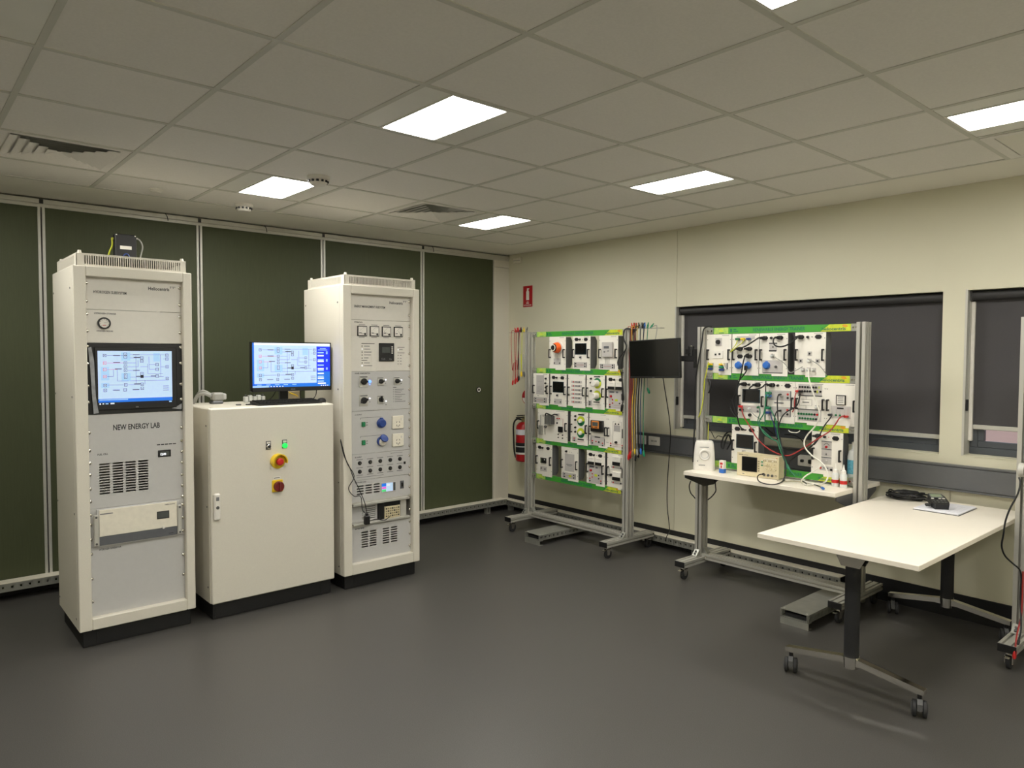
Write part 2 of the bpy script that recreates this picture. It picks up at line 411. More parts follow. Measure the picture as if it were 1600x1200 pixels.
# ---- folding partition (x = 0)
wl = struct(MB().box(-.3, -.05, RY, 0, 0, 2.76, M_blackM)
            .box(-.05, .012, RY, -.0, 2.655, 2.688, M_aluL, .003).box(-.05, .004, RY, 0, 2.632, 2.655, M_aluL, .002)
            .build('wall_left', smooth=False))
ST = [-.213]+[-1.101-1.0345*k for k in range(6)]+[RY+.02]
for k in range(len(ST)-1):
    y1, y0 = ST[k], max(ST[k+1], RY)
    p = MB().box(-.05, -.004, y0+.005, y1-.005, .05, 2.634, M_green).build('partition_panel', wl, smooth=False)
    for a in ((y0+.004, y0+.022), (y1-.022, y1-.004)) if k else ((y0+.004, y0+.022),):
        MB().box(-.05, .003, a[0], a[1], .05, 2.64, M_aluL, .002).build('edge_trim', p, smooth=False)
    MB().box(-.012, .0125, y0-.012, y0+.012, 2.656, 2.686, M_black).build('dark_track_gap', wl, smooth=False)  # dark gap above each panel edge, put in as a black box
    if k == 0:
        MB(FX(-.004, -.406, 1.283)).lathe((0, 0, 0), (0, 0, 1), [(.031, 0), (.031, .006), (.022, .008), (.022, .005), (.013, .005), (.013, .008), (.001, .008)], M_white, 22, [M_black, M_black, M_white, M_white, M_white, M_black]).build('door_lock', p)
MB().box(-.05, .004, -.209, -.0, .05, 2.56, M_rack, .001).box(-.05, .004, -.209, -.0, 2.563, 2.634, M_rack, .001).build('end_jamb', wl, smooth=False)
for (y, l) in ((-3.42, .05), (-1.0, .03), (-2.66, .04)):
    MB().tube(smooth_path([(.02, y, 2.69), (.024, y+.012, 2.67), (.018, y+.02, 2.64)]), .003, M_cableB).build('loose_wire', wl)
# ---- raised strut ledges along the walls and across the floor
def perforated(mb, a0, a1, fn, z0, z1, hole=True):   # fn(a, depth, z) -> point ; face at depth 0, goes in with negative depth
    e = .010; zm = (z0+z1)/2
    def b(p, q, d0, d1, zz0, zz1, m):
        c = [fn(p, d0, zz0), fn(q, d1, zz1)]
        mb.box(c[0][0], c[1][0], c[0][1], c[1][1], c[0][2], c[1][2], m)
    b(a0, a1, -.003, 0, z1-e, z1, M_galv); b(a0, a1, -.003, 0, z0, z0+e, M_galv); 
    n = max(1, int(round((a1-a0)/.05))); st = (a1-a0)/n
    for i in range(n+1):
        c = a0+i*st; b(max(a0, c-.009), min(a1, c+.009), -.003, 0, z0+e, z1-e, M_galv)
    for i in range(n):
        c = a0+i*st; b(c, c+st/2-.006, -.012, -.008, zm-.007, zm+.007, M_galv); b(c+st/2+.006, c+st, -.012, -.008, zm-.007, zm+.007, M_galv)
    b(a0, a1, -.012, -.008, zm+.007, z1, M_galv); b(a0, a1, -.012, -.008, z0, zm-.007, M_galv)
def ledge(name, label, along, a0, a1, wall0, front, zt, feet):
    t = thing(name, label, 'cable tray', ((front, (a0+a1)/2, 0) if along == 'y' else ((a0+a1)/2, front, 0)))
    top = MB(); per = MB()
    if along == 'y':
        top.box(wall0, front, a0, a1, zt-.004, zt, M_cream); perforated(per, a0, a1, lambda a, d, z: (front+d, a, z), zt-.058, zt-.004)
    else:
        top.box(a0, a1, wall0, front, zt-.004, zt, M_cream); perforated(per, a0, a1, lambda a, d, z: (a, front-d, z), zt-.058, zt-.004)
    top.build('ledge_top', t, smooth=False); per.build('perforated_rail', t, smooth=False)
    for a in feet:
        m = MB()
        if along == 'y':
            m.box(front-.05, front-.002, a-.022, a-.018, 0, zt-.058, M_galv).box(front-.05, front-.002, a+.018, a+.022, 0, zt-.058, M_galv).box(front-.05, front-.002, a-.018, a+.018, 0, .004, M_galv)
        else:
            s = 1 if front < wall0 else -1
            m.box(a-.022, a-.018, front+.002, front+.05, 0, zt-.058, M_galv).box(a+.018, a+.022, front+.002, front+.05, 0, zt-.058, M_galv).box(a-.018, a+.018, front+.002, front+.05, 0, .004, M_galv)
        m.build('foot', t, smooth=False)
ledge('strut_ledge', 'low galvanised strut ledge running along the base of the olive partition', 'y', RY+.05, -.105, .004, .1, .125, [-.35-.9*i for i in range(8)])
ledge('strut_ledge', 'low galvanised strut ledge running under the beige wall behind both trainer stands', 'x', 0.008, 3.612, -.006, -.09, .112, [.12, .9, 1.45, 2.42, 3.3])
def cross_channel(label, x0, x1, y0, y1):
    t = thing('floor_channel', label, 'cable channel', ((x0+x1)/2, y0, 0))
    zt = .092
    MB().box(x0, x1, y0, y1, zt-.003, zt, M_galv).box(x0+.012, x0+.022, y0+.012, y0+.022, zt, zt+.004, M_aluL).box(x1-.022, x1-.012, y0+.012, y0+.022, zt, zt+.004, M_aluL).build('lid', t, smooth=False)
    for xx, s in ((x1, 1), (x0, -1)):
        r = MB(); perforated(r, y0, y1, (lambda a, d, z: (x1+d, a, z)) if s > 0 else (lambda a, d, z: (x0-d, a, z)), .044, zt-.003); r.build('perforated_rail', t, smooth=False)
    MB().box(x0+.012, x1-.012, y0+.002, y1, .044, .048, M_galv).box(x0+.02, x1-.02, y0+.02, y0+.06, .048, .07, M_blackM, .004).build('inner_tray', t, smooth=False)
    MB().box(x0, x1, y0, y0+.004, 0, .042, M_galv).box(x0, x1, y0+.004, y0+.042, .038, .042, M_galv).box(x0, x1, y0+.004, y0+.042, 0, .004, M_galv).build('cross_foot', t, smooth=False)
    MB().box(x0, x1, y1-.05, y1-.01, 0, .042, M_galv).build('cross_foot', t, smooth=False)
cross_channel('galvanised floor channel poking out beneath the stand nearest the fire extinguisher', 1.172, 1.362, -.82, -.115)
cross_channel('galvanised floor channel end beside the white table leg', 3.62, 3.80, -.915, -.115)
# ---- ceiling fixtures
M_pan = mat('light_pan_steel', (238, 236, 230), .35, 0., var=.02, scale=6)
l0 = None
LL = {(0, 0): 'lit ceiling panel closest to the wall corner, past the four-way air vent', (0, 1): 'lit ceiling panel beside the round smoke detector near the partition',
      (1, 0): 'lit ceiling panel above the green-railed stand with cables plugged in', (1, 1): 'lit ceiling panel above the open floor between racks and trainer stands',
      (1, 2): 'ceiling light pan whose bare metal edge meets the tile grid above the open floor', (2, 0): 'lit ceiling panel beside the ceiling access hatch', (2, 1): 'lit ceiling panel above the white table and open floor, two bays from the olive partition'}
for k in range(4):
    for m in range(3):
        x, y = 1.03+1.8*k, -1.61-1.8*m
        lab = LL.get((k, m), 'lit square ceiling panel over the open side of the room')
        if l0 is None:
            t = thing('ceiling_light', lab, 'light', (x, y, 2.7))
            P = MB()
            P.box(x+.012, x+.588, y+.012, y+.145, 2.7035, 2.708, M_pan).box(x+.012, x+.588, y+.455, y+.588, 2.7035, 2.708, M_pan).box(x+.0, x+.6, y, y+.6, 2.73, 2.745, M_pan).build('housing', t, smooth=False)
            MB().box(x+.012, x+.588, y+.143, y+.155, 2.7, 2.712, M_white).box(x+.012, x+.588, y+.445, y+.457, 2.7, 2.712, M_white).box(x+.012, x+.024, y+.155, y+.445, 2.7, 2.712, M_white).box(x+.576, x+.588, y+.155, y+.445, 2.7, 2.712, M_white).build('trim', t, smooth=False)
            MB().box(x+.024, x+.576, y+.155, y+.445, 2.706, 2.712, M_lamp).build('diffuser', t, smooth=False)
            l0 = t
        else:
            t = l0.copy(); COL.objects.link(t); t.location = (x, y, 2.7); t['label'] = lab
            if (k, m) in ((0, 2), (2, 2), (3, 0), (3, 1), (3, 2)): t.name = 'ceiling_light_offscreen' if (k, m) == (0, 2) else 'ceiling_light_%s_offscreen' % {(2, 2): 'rear', (3, 0): 'side', (3, 1): 'side_rear', (3, 2): 'rear_corner'}[(k, m)]
            for c in l0.children:
                d = c.copy(); COL.objects.link(d); d.parent = t
        t['group'] = 'square panel lights in the ceiling grid'
for (x, y), lab in zip(VENTS, ('large four-way louvred air vent in the ceiling above the rack with the built-in screen', 'four-way louvred air vent in the ceiling between two lit panels')):
    t = thing('air_vent', lab, 'vent', (x+.3, y+.3, 2.7), 'square louvred air vents in the ceiling')
    MB().box(x+.012, x+.588, y+.012, y+.588, 2.752, 2.757, M_galv).build('backing', t, smooth=False)
    f = MB()
    for a in ((x+.012, x+.06, y+.012, y+.588), (x+.54, x+.588, y+.012, y+.588), (x+.06, x+.54, y+.012, y+.06), (x+.06, x+.54, y+.54, y+.588)): f.box(*a, 2.7035, 2.708, M_tile)
    f.build('frame', t, smooth=False)
    cx, cy = x+.3, y+.3
    for q in range(5):
        r0 = .192-q*.046; r1 = r0+.05; zz0, zz1 = 2.698, 2.71
        m = MB()
        for s in range(4):
            c, sn = [(1, 0), (0, 1), (-1, 0), (0, -1)][s]
            def pt(r, side, z): return (cx+c*r-sn*side*r, cy+sn*r+c*side*r, z)
            m.quad(pt(r1, -1, zz0), pt(r1, 1, zz0), pt(r0, 1, zz1), pt(r0, -1, zz1), M_tile)
            m.quad(pt(r1+.002, -1, zz0+.001), pt(r1+.002, 1, zz0+.001), pt(r0+.002, 1, zz1+.001), pt(r0+.002, -1, zz1+.001), M_tile)
        m.build('louvre', t, smooth=False)
def detector(x, y, r, h, lab, slots):
    t = thing('smoke_detector', lab, 'detector', (x, y, 2.7))
    MB().lathe((x, y, 2.7035), (0, 0, -1), [(r, 0), (r, h*.35), (r*.93, h*.42)], M_white, 24).build('base', t)
    MB().lathe((x, y, 2.7035-h*.4), (0, 0, -1), [(r*.78, 0), (r*.8, h*.35), (r*.62, h*.6), (r*.2, h*.62)], M_white, 24).build('dome', t)
    s = MB()
    if slots:
        for i in range(12):
            a = i*math.pi/6; c, sn = math.cos(a), math.sin(a)
            s.box(x+c*r*.8-.006, x+c*r*.8+.006, y+sn*r*.8-.006, y+sn*r*.8+.006, 2.7035-h*.75, 2.7035-h*.5, M_black)
        s.build('sensor_slots', t)
detector(1.775, -3.05, .068, .05, 'round smoke detector with dark slots beside a lit ceiling panel', True)
detector(.68, -3.08, .062, .05, 'round smoke detector close to the partition, standing alone on its tile', True)
detector(.77, -3.685, .042, .022, 'small flat white sensor button on the ceiling above the rack with the built-in screen', False)
tag(MB().box(.1, .212, -.03, 0, 2.6, 2.655, M_cream, .004).box(.105, .207, -.0305, -.03, 2.625, 2.629, M_inkG).build('junction_box'), 'small beige junction box high on the wall near the corner', 'junction box')
# ---- fire point
t = thing('fire_sign', 'red rectangular fire extinguisher sign on the beige wall', 'sign', (.302, -.004, 2.14))
fr = FY(.232, -.0005, 2.14)
MB(fr).box(0, .14, 0, .216, 0, .003, M_redD).build('board', t)
MB(fr).prism([(.048, .07), (.092, .07), (.092, .155), (.082, .168), (.082, .178), (.094, .182), (.094, .19), (.06, .192), (.058, .168), (.048, .155)], lambda a, b, d: (a, b, d), .003, .0036, M_white).box(.055, .085, .048, .054, .003, .0036, M_white).text('FIRE', .05, .03, .0036, .04, .014, M_white).text('EXTINGUISHER', .012, .012, .0036, .116, .011, M_white).build('pictogram', t)
t = thing('round_fire_sign', 'round red and white disc sign half hidden behind the stand post', 'sign', (.295, -.004, 1.2))
MB(FY(.295, -.0005, 1.206)).lathe((0, 0, 0), (0, 0, 1), [(.075, 0), (.075, .003)], M_redD, 28).build('disc', t)
MB(FY(.295, -.0036, 1.206)).prism([(.068*math.cos(a), .068*math.sin(a)) for a in [math.pi+.15+i*(math.pi-.3)/10 for i in range(11)]], lambda a, b, d: (a, b, d), .0, .0006, M_white).build('lower_field', t)
t = thing('fire_extinguisher', 'red fire extinguisher with white label hung on the beige wall', 'fire extinguisher', (.355, -.1, .555))
ex, ey = .355, -.1
MB().lathe((ex, ey, .555), (0, 0, 1), [(.072, 0), (.08, .012), (.08, .33), (.074, .365), (.05, .392), (.026, .405)], M_redD, 28).build('cylinder', t)
MB().lathe((ex, ey, .60), (0, 0, 1), [(.0812, .0), (.0812, .03), (.0812, .05), (.0812, .105), (.0812, .115), (.0812, .15), (.0812, .19)], M_white, 28, [M_redD, M_white, M_blackM, M_clearL, M_blackM, M_redD]).lathe((ex, ey, .83), (0, 0, 1), [(.0812, 0), (.0812, .055)], M_paper, 28).build('label_band', t)
MB().lathe((ex, ey, .955), (0, 0, 1), [(.024, 0), (.024, .03), (.014, .04), (.014, .06)], M_brass, 14).build('valve', t)
MB().box(ex-.012, ex+.012, ey-.10, ey+.03, 1.0, 1.012, M_black, .003).box(ex-.012, ex+.012, ey-.09, ey+.02, 1.02, 1.03, M_black, .003).build('lever', t)
MB().tube(smooth_path([(ex-.015, ey-.01, .98), (ex-.06, ey-.04, .985), (ex-.098, ey-.05, .93), (ex-.104, ey-.045, .8), (ex-.1, ey-.04, .66), (ex-.082, ey-.035, .585)]), .009, M_cableB, 8).build('hose', t)
MB().box(ex-.03, ex+.03, -.022, 0, .62, .98, M_steelD, .003).build('wall_bracket', t)
tag(MB().box(.32, .36, -.03, 0, .39, .445, M_black, .004).box(.328, .352, -.031, -.03, .4, .435, M_steelD).build('wall_stop'), 'small dark door stop block low on the beige wall', 'door stop')
# ================================================================== RACKS
def words(fr, parent, items):
    for a in items: MB(fr).text(a[0], a[1], a[2], .0007, a[3], a[4], M_ink).build('lettering', parent, smooth=False)
def rack(label, y0, y1, xb, xf, oy0, oy1, oz0, oz1):
    t = thing('equipment_rack', label, 'rack', ((xb+xf)/2, (y0+y1)/2, 0))
    zt = 2.12
    MB().box(xb+.03, xf-.035, y0+.02, y1-.02, 0, .1, M_plinth, .004).box(xf-.036, xf-.033, y0+.09, y1-.09, .015, .085, M_black).build('plinth', t, smooth=False)
    MB().box(xb, xf-.0485, y0, y0+.02, .1, zt-.002, M_rack, .004).box(xb, xf-.0485, y1-.02, y1, .1, zt-.002, M_rack, .004).box(xb, xb+.02, y0+.02, y1-.02, .1, zt-.002, M_rack).box(xb, xf-.0485, y0+.02, y1-.02, .1, .12, M_rack).box(xb, xf-.0485, y0+.02, y1-.02, zt-.02, zt-.002, M_rack).build('shell', t, smooth=False)
    MB().box(xf-.050, xf-.028, y0+.001, y0+.008, .1, zt, M_rack, .002).box(xf-.05, xf-.028, y1-.008, y1-.001, .1, zt, M_rack, .002).build('edge_strip', t, smooth=False)
    MB().box(xf-.048, xf, y0, oy0, .1, zt, M_rack, .004).box(xf-.048, xf, oy1, y1, .1, zt, M_rack, .004).box(xf-.048, xf, oy0, oy1, oz1, zt, M_rack, .004).box(xf-.048, xf, oy0, oy1, .1, oz0, M_rack, .004).build('front_frame', t, smooth=False)
    v = MB()                                              # slotted ventilation collar
    a0, a1, b0, b1, z0, z1 = xb+.02, xf-.02, y0+.022, y1-.022, zt-.001, zt+.07
    v.box(a0, a1, b0, b1, z1-.004, z1, M_rack, .001)
    n = 44; lo, hi = b0+.035, b1-.035; st = (hi-lo)/n
    for xx in (a0, a1-.003):
        v.box(xx, xx+.003, b0, lo, z0, z1-.004, M_rack).box(xx, xx+.003, hi, b1, z0, z1-.004, M_rack).box(xx, xx+.003, lo, hi, z0, z0+.012, M_rack).box(xx, xx+.003, lo, hi, z1-.012, z1-.004, M_rack)
        for i in range(n): v.box(xx, xx+.003, lo+i*st, lo+i*st+st*.45, z0+.012, z1-.012, M_rack)
    lo, hi = a0+.05, a1-.05; st = (hi-lo)/40
    for yy in (b0, b1-.003):
        v.box(a0, lo, yy, yy+.003, z0, z1-.004, M_rack).box(hi, a1, yy, yy+.003, z0, z1-.004, M_rack).box(lo, hi, yy, yy+.003, z0, z0+.012, M_rack).box(lo, hi, yy, yy+.003, z1-.012, z1-.004, M_rack)
        for i in range(40): v.box(lo+i*st, lo+i*st+st*.45, yy, yy+.003, z0+.012, z1-.012, M_rack)
    v.build('ventilation_collar', t, smooth=False)
    e = MB()
    for xx in (a0+.02, a1-.02):
        for yy in (b0+.02, b1-.02): e.cyl((xx, yy, z1), (xx, yy, z1+.016), .012, M_rack, .008)
    e.build('eye_bolt_cap', t)
    s = MB()
    for zz in (.16, .75, 1.4, 2.0): s.cyl((xf-.075, y0-.002, zz), (xf-.075, y0, zz), .006, M_steelD, seg=8).cyl((xb+.03, y0-.002, zz), (xb+.03, y0, zz), .006, M_steelD, seg=8)
    s.build('side_screw', t)
    return t
def screws(fr, ys, zs, t, m=M_chrome):
    for y in ys:
        for z in zs: piece('rackscrew', 'panel_screw', t, fr((y, z, 0)), lambda: MB(FX(0)).lathe((0, 0, .0005), (0, 0, 1), [(.0105, 0), (.0105, .001), (.009, .004), (.005, .0062)], m, 10, [M_steelD, m, m]))
def slotted(mb, y0, y1, z0, z1, w0, w1, cols, za, zb, n, h, m):      # sheet with real slots: n rows of height h from za to zb in each column
    st = (zb-za-h)/(n-1); rows = [(za+i*st, za+i*st+h) for i in range(n)]
    zs = [z0]+[v for r in rows for v in r]+[z1]
    for lo, hi in zip(zs[::2], zs[1::2]): mb.box(y0, y1, lo, hi, w0, w1, m)
    ys = [y0]+[v for c in cols for v in c]+[y1]
    for lo, hi in rows:
        for a, b in zip(ys[::2], ys[1::2]): mb.box(a, b, lo, hi, w0, w1, m)
    return mb
ICON = [(.09, .1, 0), (.09, .26, 1), (.09, .4, 1), (.09, .55, 1), (.09, .74, 0), (.36, .07, 0), (.36, .13, 0), (.36, .26, 0), (.36, .345, 0), (.36, .425, 0), (.36, .52, 0), (.36, .57, 0), (.36, .735, 0), (.58, .15, 0), (.58, .22, 0), (.58, .5, 0), (.58, .56, 2), (.58, .73, 0), (.79, .3, 0), (.79, .405, 0), (.79, .555, 0), (.93, .09, 0), (.93, .175, 0), (.93, .35, 0), (.93, .61, 0), (.09, .845, 0), (.35, .845, 0), (.58, .82, 0)]
LINES = [(.12, .1, .33, .1), (.42, .08, .9, .08), (.42, .15, .55, .15), (.12, .26, .33, .26), (.39, .26, .5, .26), (.12, .4, .25, .4), (.25, .4, .25, .65), (.25, .65, .4, .65), (.2, .4, .2, .55), (.12, .55, .2, .55), (.39, .345, .53, .345), (.39, .425, .5, .425), (.42, .57, .7, .57), (.12, .735, .33, .735), (.39, .735, .55, .735), (.5, .1, .5, .72), (.56, .345, .66, .345), (.66, .28, .66, .5), (.66, .5, .87, .5), (.68, .12, .68, .405), (.68, .3, .77, .3), (.68, .405, .77, .405), (.84, .08, .84, .57), (.84, .35, .9, .35), (.7, .57, .88, .57), (.53, .2, .53, .345), (.88, .175, .9, .175), (.42, .65, .95, .65), (.62, .64, .62, .73)]
def schematic(fr, w, h, t, parent):                   # fr: origin at the top-left of the diagram area
    a = MB(fr)
    for (x0, y0, x1, y1) in ((.04, .345, .145, .63), (.305, .03, .425, .21), (.305, .48, .425, .66), (.04, .69, .145, .79), (.74, .04, .83, .23)): a.rect(x0*w, x1*w, -y1*h, -y0*h, t, M_scrM)
    for x0, y0, x1, y1 in LINES:
        k = .0009
        if y0 == y1: a.rect(x0*w, x1*w, -y0*h-k, -y0*h+k, t*1.5, M_scrL if x0 != .12 or y0 == .1 else M_scrR if y0 < .5 else M_scrK)
        else: a.rect(x0*w-k, x0*w+k, -y1*h, -y0*h, t*1.5, M_scrL)
    for x, y, k in ICON:
        x *= w; y *= h; r = .0085
        m = (M_scrK, M_scrR, M_scrN)[k]
        a.rect(x-r, x+r, -y-r, -y+r, t*2, m); a.rect(x-r*.72, x+r*.72, -y-r*.72, -y+r*.72, t*2.5, M_scr if k != 2 else M_scrN)
        a.rect(x-r*.4, x+r*.3, -y-r*.2, -y+r*.2, t*3, m)
    for i, (x, y) in enumerate(((.19, .845), (.45, .845), (.2, .1), (.46, .08), (.47, .14), (.46, .425), (.5, .555), (.7, .55), (.47, .72), (.2, .25), (.22, .39))): a.rect(x*w, (x+.09)*w, -y*h-.002, -y*h+.002, t*2.4, M_scrK)
    for i in range(3): a.rect(.87*w, .95*w, -(.78+i*.045)*h-.0015, -(.78+i*.045)*h+.0015, t*2.4, M_scrL)
    return a.build('diagram', parent, smooth=False)
# ---- rack A : hydrogen subsystem
A = rack('tall white rack with a built-in flat screen and a round pressure gauge', -4.258, -3.643, .72, 1.32, -4.195, -3.692, .165, 2.063)
PX = 1.280; fr = FX(PX)
for nm, z0, z1, m in (('header_panel', 1.886, 2.063, M_panel), ('gauge_panel', 1.701, 1.884, M_panel), ('generator_panel', .555, .77, M_panelB), ('bottom_panel', .165, .553, M_panelB)):
    MB(fr).box(-4.195, -3.692, z0, z1, -.004, 0, m, .0006).build(nm, A, smooth=False)
slotted(MB(fr), -4.195, -3.692, .772, 1.299, -.002, 0, [(-4.14, -4.088), (-4.072, -4.02), (-4.006, -3.954), (-3.94, -3.888)], .848, 1.023, 12, .0095, M_panelB).build('fuel_cell_panel', A, smooth=False)
MB(fr).box(-4.195, -3.692, .165, 2.063, -.52, -.515, M_galv).build('rear_plate', A, smooth=False)
words(fr, A, (('HYDROGEN SUBSYSTEM', -4.152, 1.976, .166, .015), ('Heliocentris', -3.871, 2.01, .114, .019), ('HYDROGEN STORAGE', -4.15, 1.86, .108, .009), ('HYDROGEN PRESSURE', -4.14, 1.763, .082, .007), ('NEW ENERGY LAB', -4.066, 1.207, .246, .031), ('FUEL CELL', -4.147, 1.07, .052, .01), ('HYDROGEN GENERATOR', -4.148, .532, .112, .011)))
q = MB(fr)
for k in range(4): q.box(-3.752+k*.008, -3.748+k*.008, 2.026+(k % 2)*.006, 2.038, 0, .0006, M_inkG)
for k in range(5): q.box(-3.838+k*.022, -3.82+k*.022, 1.103, 1.109, 0, .0006, M_ink)
q.build('fine_print', A, smooth=False)['kind'] = 'stuff'
g = MB(fr).lathe((-4.103, 1.81, 0), (0, 0, 1), [(.033, 0), (.033, .012), (.025, .013), (.025, .009), (.001, .009)], M_black, 26, [M_black, M_black, M_black, M_white]).build('pressure_gauge', A)
s = MB(fr)
for i in range(9):
    a = math.radians(225-i*33.75); s.quad(*[(-4.103+math.cos(a)*r+math.sin(a)*e, 1.81+math.sin(a)*r-math.cos(a)*e, .0095) for r, e in ((.019, -.001), (.024, -.001), (.024, .001), (.019, .001))], M_ink)
s.quad((-4.104, 1.8105, .01), (-4.089, 1.8125, .01), (-4.089, 1.8135, .01), (-4.104, 1.8125, .01), M_ink).rect(-4.112, -4.094, 1.797, 1.8, .0095, M_redD).build('dial_marks', g, smooth=False)
mo = MB(fr).box(-4.195, -3.692, 1.301, 1.699, -.003, .001, M_black).box(-4.155, -3.725, 1.323, 1.678, 0, .012, M_black, .004).build('panel_monitor', A, smooth=False)
MB(fr).rect(-4.14, -3.752, 1.352, 1.656, .0125, M_scr).build('screen', mo, smooth=False)
MB(fr).box(-3.95, -3.935, 1.332, 1.338, .012, .0124, M_inkG).build('logo', mo, smooth=False)
sc = schematic(FX(PX+.0125, -4.14, 1.656), .388, .262, .00015, mo)
MB(fr).rect(-4.14, -3.752, 1.375, 1.386, .0127, M_scrB).rect(-4.14, -3.752, 1.352, 1.366, .0127, M_scrN).rect(-4.14, -3.752, 1.366, 1.375, .0127, M_scrB).rect(-4.135, -4.128, 1.355, 1.363, .0129, M_scrW).rect(-4.12, -4.112, 1.356, 1.362, .0129, M_scrW).rect(-4.105, -4.09, 1.356, 1.362, .0129, M_scrM).rect(-4.08, -4.06, 1.356, 1.363, .0129, M_scrW).rect(-4.135, -3.99, 1.378, 1.383, .0129, M_scrM).rect(-3.77, -3.756, 1.356, 1.363, .0129, M_scrM).build('taskbar', mo, smooth=False)
MB(fr).prism([(-4.185, 1.672), (-4.170, 1.678), (-4.158, 1.6), (-4.152, 1.4), (-4.140, 1.31), (-4.165, 1.305), (-4.172, 1.42), (-4.176, 1.55)], lambda a, b, d: (a, b, d+.004*math.sin(b*40)), .013, .0145, M_film).prism([(-3.755, 1.318), (-3.70, 1.31), (-3.698, 1.345), (-3.72, 1.332)], lambda a, b, d: (a, b, d), .008, .009, M_film).build('loose_film', mo)
d = MB(fr).box(-3.833, -3.762, 1.032, 1.073, 0, .005, M_black, .002).build('meter_display', A)
MB(fr).rect(-3.824, -3.772, 1.04, 1.065, .0053, M_lcdG).text('12.00', -3.82, 1.043, .0055, .03, .012, M_ledW).build('digits', d, smooth=False)
ge = MB(fr).box(-4.16, -3.725, .556, .768, 0, .016, M_panelB, .002).build('generator_unit', A, smooth=False)
MB(fr).box(-4.148, -3.738, .615, .764, .016, .022, M_cream, .001).build('cream_fascia', ge, smooth=False)
MB(fr).box(-4.148, -3.738, .564, .613, .016, .021, M_slate, .001).build('slate_fascia', ge, smooth=False)
MB(fr).box(-3.85, -3.782, .67, .715, .022, .0235, M_black, .001).rect(-3.845, -3.787, .675, .71, .0238, M_lcdG).build('lcd', ge, smooth=False)
MB(fr).cyl((-3.815, .618, .022), (-3.815, .618, .028), .008, M_white).text('Heliocentris', -3.805, .748, .0223, .055, .007, M_ink).box(-4.145, -4.08, .738, .744, .022, .0223, M_inkG).box(-3.785, -3.76, .575, .579, .021, .0213, M_ink).build('lettering', ge, smooth=False)
for y in (-4.165, -3.725):
    MB(fr).box(y-.012, y+.012, .565, .74, .012, .03, M_aluL, .004).cyl((y, .578, .03), (y, .578, .033), .006, M_steelD, seg=8).cyl((y, .727, .03), (y, .727, .033), .006, M_steelD, seg=8).build('rack_handle', ge)
screws(fr, (-4.188,), (2.03, 1.93, 1.86, 1.765, 1.68, 1.585, 1.46, 1.37, 1.2, 1.1, 1.03, .965, .885, .815, .74, .685, .6, .52, .38, .25), A)
screws(fr, (-3.699,), (2.03, 1.93, 1.86, 1.765, 1.68, 1.585, 1.46, 1.37, 1.2, 1.12, 1.055, .99, .915, .85, .785, .735, .655, .575, .43, .31), A)
# ---- black pressure box standing on rack A
t = thing('control_box', 'small black box with a white label and two side tubes on top of a rack', 'box', (1.05, -3.93, 2.19))
MB().box(.99, 1.05, -3.988, -3.872, 2.191, 2.352, M_black, .004).build('body', t)
MB().box(1.0502, 1.0515, -3.962, -3.9, 2.262, 2.282, M_white).build('label_strip', t)
s = MB(FX(1.05))
for y in (-3.98, -3.88):
    for z in (2.345, 2.2): s.cyl((y, z, 0), (y, z, .003), .005, M_chrome, seg=8)
s.build('corner_screw', t)
MB().tube(smooth_path([(1.02, -3.99, 2.325), (1.025, -3.998, 2.322), (1.03, -4.0, 2.28), (1.03, -4.015, 2.24), (1.03, -4.024, 2.195)]), .0045, M_yelG, 8).cyl((1.02, -3.988, 2.322), (1.02, -4.004, 2.322), .006, M_brass).build('yellow_tube', t)
MB().tube(smooth_path([(1.02, -3.872, 2.335), (1.025, -3.85, 2.328), (1.03, -3.835, 2.29), (1.03, -3.845, 2.24), (1.03, -3.855, 2.195)]), .0045, M_cableGy, 8).cyl((1.02, -3.872, 2.335), (1.02, -3.858, 2.335), .006, M_aluL).build('grey_tube', t)
MB().tube(smooth_path([(1.051, -3.95, 2.195), (1.06, -3.945, 2.225), (1.06, -3.93, 2.235), (1.06, -3.915, 2.22), (1.055, -3.91, 2.195)]), .003, M_blueD, 6).build('blue_wire', t)
# ---- rack B : energy management subsystem
B = rack('tall white rack with four square meters, rotary switches and power sockets', -2.668, -2.045, .755, 1.355, -2.604, -2.1, .175, 2.06)
PX = 1.315; fr = FX(PX); Y0, Y1 = -2.604, -2.1
for nm, z0, z1, m in (('header_panel', 1.884, 2.06, M_panel), ('meter_panel', 1.523, 1.882, M_panel), ('switch_panel', 1.244, 1.521, M_panelB), ('ac_output_panel', .94, 1.242, M_panelB), ('dc_output_panel', .755, .938, M_panelB)):
    MB(fr).box(Y0, Y1, z0, z1, -.004, 0, m, .0006).build(nm, B, smooth=False)
slotted(MB(fr), Y0, Y1, .6, .753, -.002, 0, [(-2.547, -2.494), (-2.478, -2.427), (-2.411, -2.362)], .652, .716, 4, .009, M_panelB).build('electronic_load_panel', B, smooth=False)
slotted(MB(fr), Y0, Y1, .175, .424, -.002, 0, [(-2.511, -2.459), (-2.444, -2.392), (-2.338, -2.285), (-2.269, -2.217)], .27, .383, 7, .010, M_panelB).build('battery_panel', B, smooth=False)
MB(fr).box(Y0, Y1, .175, 2.06, -.52, -.515, M_galv).box(Y0, Y1, .424, .44, -.515, -.004, M_aluL).box(Y0, Y1, .588, .6, -.515, -.004, M_aluL).build('rear_plate', B, smooth=False)
q = MB(fr)
